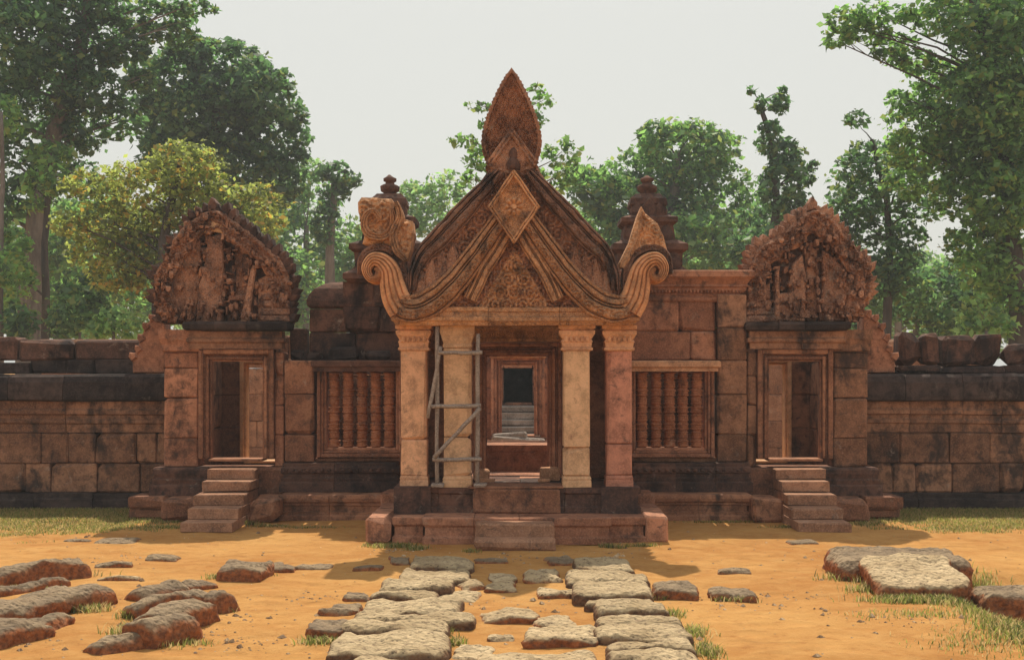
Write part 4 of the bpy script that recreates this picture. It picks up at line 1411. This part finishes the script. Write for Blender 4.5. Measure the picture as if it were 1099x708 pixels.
# ------------------------------------------------------------------ grass
def grass():
    r = np.random.default_rng(3)
    V, Fc = [], []
    def patch(n, fx, fy, hgt, test=None):
        c = 0
        for _ in range(n):
            x, y = fx(), fy()
            if test and not test(x, y): continue
            z = gz(x, y)
            h = hgt * r.uniform(.3, .85)
            a = r.uniform(0, 6.28)
            w = .004 + .003 * r.random()
            dx, dy = math.cos(a) * w, math.sin(a) * w
            lx, ly = r.normal(0, .45) * h, r.normal(0, .45) * h
            i = len(V)
            V.extend([(x - dx, y - dy, z - .01), (x + dx, y + dy, z - .01), (x + lx * .4 + dx * .6, y + ly * .4 + dy * .6, z + h * .6), (x + lx * .4 - dx * .6, y + ly * .4 - dy * .6, z + h * .6), (x + lx, y + ly, z + h)])
            Fc.extend([[i, i + 1, i + 2, i + 3], [i + 3, i + 2, i + 4]])
    def dens(x, y, lo, hi, edge):
        return mn.noise(Vector((x * 1.1, y * 1.6, 5))) * .5 + mn.noise(Vector((x * 4, y * 4, 8))) * .35 + (y - edge) * .55 > r.uniform(-.1, .42)
    patch(70000, lambda: r.uniform(-9.5, -4.35), lambda: r.uniform(15.6, 19.85), .05, lambda x, y: dens(x, y, 0, 0, 16.7 + (.0 if x < -4.9 else .8)))
    patch(70000, lambda: r.uniform(4.4, 9.5), lambda: r.uniform(15.6, 19.85), .05, lambda x, y: dens(x, y, 0, 0, 16.9 + (0 if x > 5 else .6)))
    def tuft(px, py, n, sx, sy, h):
        d = EYE * F / (py - HY)
        patch(int(n * 1.6), lambda: X(px, d) + r.normal(0, sx), lambda: d + r.normal(0, sy), h * .8)
    for t in [(262, 563, 260, .12, .06, .10), (290, 565, 200, .15, .06, .06), (180, 566, 350, .25, .08, .07), (330, 566, 160, .25, .05, .05), (420, 586, 320, .14, .05, .09), (447, 588, 180, .06, .04, .09),
              (505, 592, 60, .04, .03, .08), (657, 588, 130, .07, .03, .11), (690, 586, 100, .1, .03, .08), (780, 560, 300, .3, .05, .05), (860, 566, 360, .2, .05, .06), (905, 563, 300, .2, .08, .08),
              (470, 680, 160, .05, .08, .12), (487, 690, 130, .05, .05, .1), (745, 678, 160, .05, .1, .1), (758, 700, 260, .05, .1, .12), (725, 660, 90, .04, .1, .08), (705, 640, 70, .03, .06, .07),
              (135, 680, 160, .07, .08, .14), (141, 664, 140, .05, .05, .12), (85, 656, 320, .12, .06, .13), (50, 655, 200, .15, .05, .1), (50, 617, 260, .25, .04, .1), (20, 632, 120, .2, .04, .08), (232, 622, 90, .05, .04, .1), (283, 618, 80, .05, .04, .08), (235, 656, 80, .06, .03, .1),
              (345, 690, 160, .08, .04, .1), (160, 694, 160, .1, .05, .1), (205, 690, 80, .08, .05, .08),
              (925, 622, 700, .16, .1, .12), (955, 634, 700, .18, .08, .13), (990, 644, 900, .25, .07, .12), (1040, 645, 500, .15, .1, .12), (1060, 620, 500, .1, .25, .14), (1075, 655, 900, .2, .3, .1), (1095, 680, 900, .15, .3, .12), (1050, 690, 260, .2, .25, .07), (1000, 660, 250, .3, .12, .07), (712, 643, 60, .05, .02, .08), (790, 645, 100, .1, .02, .09)]:
        tuft(*t)
    mb = MB()
    mb.v, mb.f, mb.sm = V, Fc, [False] * len(Fc)
    tag(mb.build('grass', M['grass']), 'short patchy grass along the wall foot and round the stones', 'grass', kind='stuff')
grass()

# ------------------------------------------------------------------ grit and small stones on the sand
def pebbles():
    r = random.Random(21)
    m = MB()
    cl = [(X(px, EYE * F / (py - HY)), EYE * F / (py - HY)) for px, py in ((215, 672), (225, 685), (240, 690), (250, 664), (300, 690), (330, 640), (60, 690), (160, 640), (430, 590), (780, 650), (840, 640), (930, 660), (1000, 668), (560, 650), (545, 600), (660, 595), (880, 600), (120, 600))]
    for i in range(1100):
        if r.random() < .5:
            c = r.choice(cl)
            x, y = c[0] + r.gauss(0, .25), c[1] + r.gauss(0, .18)
        else:
            x, y = r.uniform(-6, 6), r.uniform(9, 17)
        s = min(.035, .007 * r.paretovariate(2.1))
        z = gz(x, y)
        vs = [(x + s * r.uniform(.6, 1.3) * a, y + s * r.uniform(.6, 1.3) * b, z + s * c * r.uniform(.5, .9)) for a, b, c in ((-1, 0, 0), (0, -1, .1), (1, 0, 0), (0, 1, .1), (.2, .1, 1.0), (-.3, -.2, .9))]
        m.add(vs, [[0, 1, 5], [1, 4, 5], [1, 2, 4], [2, 3, 4], [3, 5, 4], [3, 0, 5]])
    tag(m.build('grit', M['grit']), 'grit and crumbs of stone strewn over the sand', 'grit', kind='stuff')
M['grit'] = stone('grit_stone', (.20, .12, .07), (.50, .36, .22), .2)
pebbles()

# ------------------------------------------------------------------ trees
def leaves(blobs, d, size, dens, seed, squash=1.0, clump=.26):
    """leaf sized faces gathered in clumps through the volume of the crown"""
    r = np.random.default_rng(seed)
    size = size * 1.15
    C, N = [], []
    for (px, py, rx, ry) in blobs:
        k = d / F
        rx, ry = rx * 1.1, ry * 1.1
        cx, cz = X(px, d), Z(py, d)
        ax, az = rx * k, ry * k
        ay = (ax + az) * .5
        dy = r.normal(0, ay * .7)
        area = math.pi * ax * az
        n = int(2.6 * dens * area / (size * size * .25))
        cl = clump * math.sqrt(ax * az)
        ns = max(6, int(9 * area / (cl * cl * math.pi)))
        u = r.normal(size=(ns, 3))
        u /= np.linalg.norm(u, axis=1)[:, None]
        rad = r.uniform(.35, 1.0, ns) ** .6
        sc = u * rad[:, None] * np.array([ax, ay, az])
        w = r.integers(0, ns, n)
        g = r.normal(size=(n, 3)) * np.array([cl, cl, cl * .5 * squash]) * r.uniform(.5, 1.1, ns)[w][:, None] * .62
        p = sc[w] + g + np.array([cx, d + dy, cz])
        C.append(p)
        nn = g * .6 / cl + r.normal(size=(n, 3)) * .6 + np.array([0, 0, .8])
        N.append(nn)
    C, N = np.concatenate(C), np.concatenate(N)
    N /= np.linalg.norm(N, axis=1)[:, None]
    n = len(C)
    t = r.normal(size=(n, 3))
    U = np.cross(N, t)
    U /= np.linalg.norm(U, axis=1)[:, None]
    W = np.cross(N, U)
    L = size * (.35 + 1.25 * r.random(n) ** 1.4)[:, None] * 1.1
    V = np.empty((n, 4, 3))
    V[:, 0] = C - U * L * .5
    V[:, 1] = C + W * L * .30 - N * L * .06
    V[:, 2] = C + U * L * .5
    V[:, 3] = C - W * L * .30 - N * L * .06
    return V.reshape(-1, 3)

def mesh_quads(name, V, mat):
    n = len(V) // 4
    me = bpy.data.meshes.new(name)
    me.vertices.add(4 * n)
    me.vertices.foreach_set('co', V.astype(np.float32).ravel())
    me.loops.add(4 * n)
    me.loops.foreach_set('vertex_index', np.arange(4 * n, dtype=np.int32))
    me.polygons.add(n)
    me.polygons.foreach_set('loop_start', np.arange(0, 4 * n, 4, dtype=np.int32))
    me.materials.append(mat)
    me.update(calc_edges=True)
    o = bpy.data.objects.new(name, me)
    COL.objects.link(o)
    return o

def tree(label, d, trunk, rad, blobs, leaf, size=.2, dens=1.4, seed=1, bark='bark', limbs=True, name='tree', group='trees behind the temple', clump=.26, cat='tree', twigs=2):
    base = Vector(P(trunk[0][0], trunk[0][1], d))
    base.z = 0
    root = empty(name, base, label, cat, group)
    r = random.Random(seed)
    t = MB()
    pts = [Vector(P(a, b, d)) for a, b in trunk]
    pts[0].z = -.1
    n = len(pts)
    for i in range(1, n): pts[i].y += r.uniform(-.3, .3)
    fine, _ = [], 0
    for i in range(n - 1):
        for k in range(4):
            fine.append(pts[i].lerp(pts[i + 1], k / 4) + Vector((r.uniform(-1, 1), r.uniform(-1, 1), 0)) * rad * .15)
    fine.append(pts[-1])
    m = len(fine)
    t.tube(fine, [rad * (1.35 if i == 0 else 1) * (1 - .62 * i / m) for i in range(m)], 10)
    if limbs:
        for (px, py, rx, ry) in blobs:
            c = Vector(P(px, py, d))
            # leave the trunk below the blob
            j = min(range(m), key=lambda i: abs(fine[i].z - (c.z - abs(c.x - fine[i].x) * .45)))
            a = fine[j]
            mid = a.lerp(c, .5) + Vector((r.uniform(-.2, .2), r.uniform(-.6, .6), r.uniform(0, .4))) * (c - a).length * .2
            rr = rad * (1 - .62 * j / m) * .28
            q = [a, a.lerp(mid, .5) + Vector((0, 0, .03)), mid, mid.lerp(c, .5), c]
            t.tube(q, [rr, rr * .85, rr * .62, rr * .45, rr * .25], 6)
            k = d / F
            for _ in range(twigs):
                e = c + Vector((r.uniform(-1, 1) * rx, r.uniform(-1, 1) * rx, r.uniform(-.4, 1) * ry)) * k * .85
                s = mid.lerp(c, r.uniform(.2, .9))
                t.tube([s, s.lerp(e, .5) + Vector((0, 0, .1)), e], [rr * .3, rr * .2, rr * .06], 5)
    t.build('trunk', M[bark], root)
    V = leaves(blobs, d, size, dens, seed, clump=clump) - np.array(base)
    o = mesh_quads('crown', V, M[leaf])
    o.parent = root
    return root

tree('giant dark tree with a pale leaning trunk at the left picture edge', 50, [(30, 375), (34, 310), (41, 230), (50, 165), (66, 110), (84, 60), (95, 5), (100, -40)], .42,
     [(20, 30, 42, 38), (80, 12, 55, 28), (150, 10, 45, 18), (203, 6, 26, 10), (30, 95, 46, 40), (90, 62, 35, 26), (115, 105, 30, 22), (15, 175, 32, 30), (62, 150, 26, 20), (-5, 225, 25, 30), (135, 55, 28, 14), (60, -45, 80, 40), (-10, -20, 40, 40), (150, 85, 20, 12), (5, 130, 35, 30), (60, 90, 45, 40), (40, 60, 50, 40), (110, 30, 50, 30), (30, 210, 26, 26), (90, 140, 26, 24), (180, 30, 30, 14), (130, 130, 22, 20), (75, 185, 22, 20)],
     'leaf_dark', .2, 1.25, 11, name='tree')
tree('slim dark trunk with a narrow crown just right of the pale leaning trunk', 47, [(45, 375), (50, 320), (47, 260), (52, 200), (56, 165)], .16, [(55, 170, 22, 22), (40, 205, 18, 22), (70, 195, 18, 18), (20, 300, 26, 30)], 'leaf_mid', .2, 1.0, 12, 'bark_dark')
tree('bare pale pole straight trunk on the left picture margin', 44, [(1, 375), (2, 280), (1, 200), (0, 120)], .12, [(-5, 120, 20, 25), (5, 260, 18, 22), (10, 290, 20, 25)], 'leaf_mid', .18, 1.0, 13)
tree('dense dark rounded tree rising above the yellowing one on the left', 60, [(216, 375), (220, 290), (226, 200), (232, 130), (236, 90)], .4,
     [(192, 82, 42, 32), (240, 72, 42, 28), (283, 110, 36, 36), (165, 118, 32, 28), (230, 130, 55, 38), (296, 150, 32, 32), (262, 180, 42, 30), (185, 168, 38, 32), (300, 192, 26, 24), (208, 52, 22, 14), (314, 122, 14, 16), (240, 100, 50, 30), (205, 160, 40, 36), (270, 210, 40, 26), (240, 215, 40, 26), (160, 90, 20, 15), (300, 85, 14, 10)],
     'leaf_dark', .24, 1.9, 21, 'bark_dark')
tree('yellowing open tree directly behind the left side gable', 40, [(168, 380), (172, 320), (178, 260), (185, 210), (195, 170)], .2,
     [(200, 182, 44, 26), (152, 205, 46, 32), (215, 240, 50, 40), (130, 250, 50, 34), (265, 225, 40, 34), (170, 290, 46, 34), (112, 238, 36, 26), (192, 226, 45, 32), (250, 220, 36, 26), (130, 290, 34, 22), (92, 200, 22, 16), (98, 268, 30, 22), (160, 265, 30, 25), (272, 250, 22, 22), (182, 160, 22, 12), (215, 200, 30, 20), (240, 250, 30, 25), (75, 240, 15, 14)],
     'leaf_yellow', .13, 1.0, 31, 'bark_dark', twigs=4)
tree('vine draped tree column left of the broken corner carving', 66, [(352, 375), (354, 300), (356, 240), (360, 190)], .3, [(360, 188, 18, 11), (353, 212, 13, 18), (376, 193, 10, 8), (350, 240, 14, 22), (366, 205, 10, 12)], 'leaf_dark', .24, 1.8, 41)
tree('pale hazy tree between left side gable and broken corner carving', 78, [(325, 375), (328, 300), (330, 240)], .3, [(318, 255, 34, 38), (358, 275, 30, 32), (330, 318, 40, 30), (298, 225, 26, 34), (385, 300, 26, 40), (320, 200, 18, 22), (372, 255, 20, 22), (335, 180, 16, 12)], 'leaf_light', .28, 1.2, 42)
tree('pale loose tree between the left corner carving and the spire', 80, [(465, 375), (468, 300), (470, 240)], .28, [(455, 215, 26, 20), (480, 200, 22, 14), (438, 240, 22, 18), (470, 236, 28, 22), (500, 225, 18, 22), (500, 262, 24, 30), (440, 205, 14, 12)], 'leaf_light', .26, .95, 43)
tree('thin branched tree showing round both sides of the leaf spire', 48, [(548, 375), (552, 280), (550, 200), (548, 130), (556, 100)], .18,
     [(512, 112, 13, 6), (498, 150, 16, 7), (518, 172, 22, 12), (583, 108, 13, 8), (602, 168, 20, 16), (545, 150, 30, 22), (592, 195, 18, 16), (528, 135, 14, 10), (575, 95, 9, 5), (572, 130, 14, 10), (610, 185, 12, 10), (505, 190, 10, 10), (555, 190, 30, 20)], 'leaf_mid', .19, .85, 44, twigs=3)
tree('broad sunlit green tree mass right of the spire', 64, [(715, 375), (718, 290), (722, 220), (726, 170)], .4,
     [(730, 168, 42, 34), (692, 188, 36, 30), (762, 162, 36, 26), (640, 200, 30, 26), (668, 222, 42, 32), (722, 230, 52, 38), (772, 220, 42, 38), (648, 250, 36, 30), (740, 272, 56, 38), (792, 262, 36, 36), (704, 146, 20, 14), (622, 188, 16, 14), (745, 140, 22, 10), (690, 262, 36, 30)], 'leaf_mid', .25, 1.6, 51)
tree('tall narrow vine covered tree left of the right side gable', 52, [(826, 375), (828, 300), (832, 220), (828, 150), (816, 112)], .2,
     [(836, 200, 22, 32), (826, 150, 13, 20), (816, 112, 6, 10), (836, 112, 10, 12), (842, 170, 16, 18), (864, 188, 11, 12), (832, 240, 30, 28), (812, 268, 32, 28), (852, 222, 14, 14), (806, 97, 4, 4), (840, 97, 4, 4), (872, 178, 6, 5)], 'leaf_dark', .21, 1.7, 52, 'bark_dark')
tree('huge drooping tree filling the right picture edge', 42, [(1092, 380), (1091, 310), (1088, 240), (1080, 150), (1062, 70), (1045, 10), (1040, -30)], .27,
     [(1062, 62, 46, 46), (930, 32, 30, 12), (985, 62, 26, 11), (955, 60, 18, 8), (1005, 20, 36, 16), (945, 16, 34, 14), (905, 26, 22, 15), (896, 44, 16, 10), (962, 44, 26, 10), (1030, 110, 46, 36), (990, 132, 40, 24), (965, 105, 14, 9), (1082, 140, 36, 55), (1012, 180, 46, 32), (1062, 220, 40, 36), (1088, 20, 36, 36), (1060, -35, 80, 40), (1085, 280, 25, 30), (1080, 320, 30, 26), (1045, 290, 30, 24), (1050, 160, 46, 40), (1075, 200, 36, 50), (1070, 100, 36, 40), (1040, 40, 40, 30), (1010, 80, 30, 24), (1060, 260, 36, 30), (985, 160, 36, 26), (1020, 215, 24, 20), (1085, 60, 40, 60), (1055, 120, 50, 50), (1080, 170, 40, 50), (1090, 240, 36, 40)],
     'leaf_mid', .17, 1.15, 61, 'bark_dark', twigs=3)
tree('loose leaved tree rising directly behind the right side gable', 46, [(950, 380), (950, 320), (955, 260), (948, 200), (935, 150)], .17,
     [(932, 165, 22, 16), (908, 192, 20, 22), (960, 192, 32, 26), (900, 232, 14, 22), (942, 238, 36, 26), (918, 128, 13, 9), (985, 225, 26, 14), (950, 285, 30, 24), (900, 262, 20, 18), (930, 210, 30, 24), (970, 255, 22, 16), (935, 300, 30, 26), (975, 310, 30, 24)], 'leaf_dark', .17, 1.1, 66, 'bark_dark', twigs=3)
tree('shady understorey tree right of the right side gable', 52, [(985, 378), (985, 340), (980, 310)], .16, [(955, 312, 34, 34), (998, 332, 30, 26), (1035, 300, 34, 24), (932, 335, 18, 24), (1012, 350, 30, 20), (1080, 330, 26, 30)], 'leaf_dark', .2, 1.4, 62)
tree('bright backlit bush above the blocks on the right wall', 40, [(1058, 385), (1058, 350)], .08, [(1056, 340, 24, 14), (1046, 322, 14, 8), (1074, 350, 18, 12), (1040, 352, 14, 12)], 'leaf_light', .17, 1.1, 63, name='bush', cat='bush', group='bushes behind the walls')
tree('bright green bush above the left wall beside the side gable', 38, [(122, 385), (122, 350)], .08, [(122, 346, 20, 14), (138, 352, 12, 12), (106, 356, 14, 10), (126, 334, 8, 6)], 'leaf_light', .16, 1.4, 64, name='bush', cat='bush', group='bushes behind the walls')
tree('dark bush between the pale trunk and the bright bush on the left', 44, [(85, 385), (86, 345)], .08, [(88, 330, 22, 34), (62, 345, 16, 22), (105, 318, 14, 30), (20, 345, 22, 20)], 'leaf_dark', .19, 1.3, 65, name='bush', cat='bush', group='bushes behind the walls')
for k, (lb, d, px, bl, lf) in enumerate([
    ('leafy green tree filling the gap under the giant tree on the left', 70, 20, [(20, 250, 40, 34), (60, 270, 40, 36), (100, 250, 36, 34), (20, 300, 40, 36), (75, 310, 40, 34), (120, 300, 30, 34), (140, 250, 26, 26), (110, 210, 30, 22)], 'leaf_mid'),
    ('hazy green tree between the yellowing tree and the left side gable', 74, 260, [(250, 290, 40, 34), (290, 300, 30, 34), (205, 300, 36, 36), (160, 310, 34, 34), (300, 340, 30, 24), (325, 300, 24, 34), (275, 255, 30, 24)], 'leaf_mid'),
    ('mid green tree low behind the right cornice', 72, 760, [(700, 282, 36, 26), (745, 290, 40, 28), (790, 300, 36, 26), (655, 275, 30, 24), (620, 240, 26, 24), (820, 300, 26, 30)], 'leaf_light'),
    ('blue green tree in the gap beside the right side gable', 76, 960, [(940, 310, 30, 28), (980, 300, 36, 28), (1020, 310, 36, 30), (1060, 300, 34, 34), (1090, 320, 30, 34), (920, 290, 20, 22)], 'leaf_mid')]):
    tree(lb, d, [(px, 374), (px + 3, 330), (px + 2, 300)], .25, bl, lf, .27, 1.2, 120 + k, twigs=1)
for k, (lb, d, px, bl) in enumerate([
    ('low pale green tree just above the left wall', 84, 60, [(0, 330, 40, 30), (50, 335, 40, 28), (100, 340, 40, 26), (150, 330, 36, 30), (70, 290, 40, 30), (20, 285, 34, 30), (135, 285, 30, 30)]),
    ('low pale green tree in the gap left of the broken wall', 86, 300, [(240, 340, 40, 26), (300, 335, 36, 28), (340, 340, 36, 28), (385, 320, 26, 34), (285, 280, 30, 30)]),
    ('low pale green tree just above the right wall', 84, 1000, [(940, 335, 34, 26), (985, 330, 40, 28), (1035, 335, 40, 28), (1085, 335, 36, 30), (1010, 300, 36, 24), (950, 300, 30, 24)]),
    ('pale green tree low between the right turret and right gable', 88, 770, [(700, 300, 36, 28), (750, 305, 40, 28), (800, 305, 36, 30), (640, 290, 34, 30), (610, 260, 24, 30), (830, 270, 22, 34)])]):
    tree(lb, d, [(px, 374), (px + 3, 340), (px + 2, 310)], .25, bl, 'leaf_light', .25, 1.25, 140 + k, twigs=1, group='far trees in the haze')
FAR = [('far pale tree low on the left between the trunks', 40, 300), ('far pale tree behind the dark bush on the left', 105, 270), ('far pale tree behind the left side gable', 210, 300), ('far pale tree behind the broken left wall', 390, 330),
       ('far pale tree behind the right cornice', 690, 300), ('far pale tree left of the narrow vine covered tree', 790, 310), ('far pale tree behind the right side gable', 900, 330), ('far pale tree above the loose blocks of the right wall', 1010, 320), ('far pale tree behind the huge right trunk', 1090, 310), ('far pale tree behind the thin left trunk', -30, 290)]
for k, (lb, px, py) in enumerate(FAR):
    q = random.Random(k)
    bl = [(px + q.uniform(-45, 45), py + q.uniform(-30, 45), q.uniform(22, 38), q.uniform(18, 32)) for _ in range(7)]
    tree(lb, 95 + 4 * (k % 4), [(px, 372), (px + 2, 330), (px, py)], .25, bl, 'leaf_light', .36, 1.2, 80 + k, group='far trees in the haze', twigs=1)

# ------------------------------------------------------------------ thin haze between the trees
hz = MB()
hz.add([(x, y, z) for x in (-170, 170) for y in (-12, 150) for z in (-2, 46)], [[0, 1, 3, 2], [4, 6, 7, 5], [0, 4, 5, 1], [2, 3, 7, 6], [0, 2, 6, 4], [1, 5, 7, 3]])
hs = Nodes('haze')
pv = hs.n('ShaderNodeVolumePrincipled')
pv.inputs['Color'].default_value = (.9, .93, .95, 1)
pv.inputs['Density'].default_value = .0012
hs.l(pv.outputs['Volume'], hs.out.inputs['Volume'])
tag(hz.build('haze', hs.m), 'thin pale haze hanging between the far trees', 'haze', kind='stuff')
SC.cycles.volume_bounces = 0
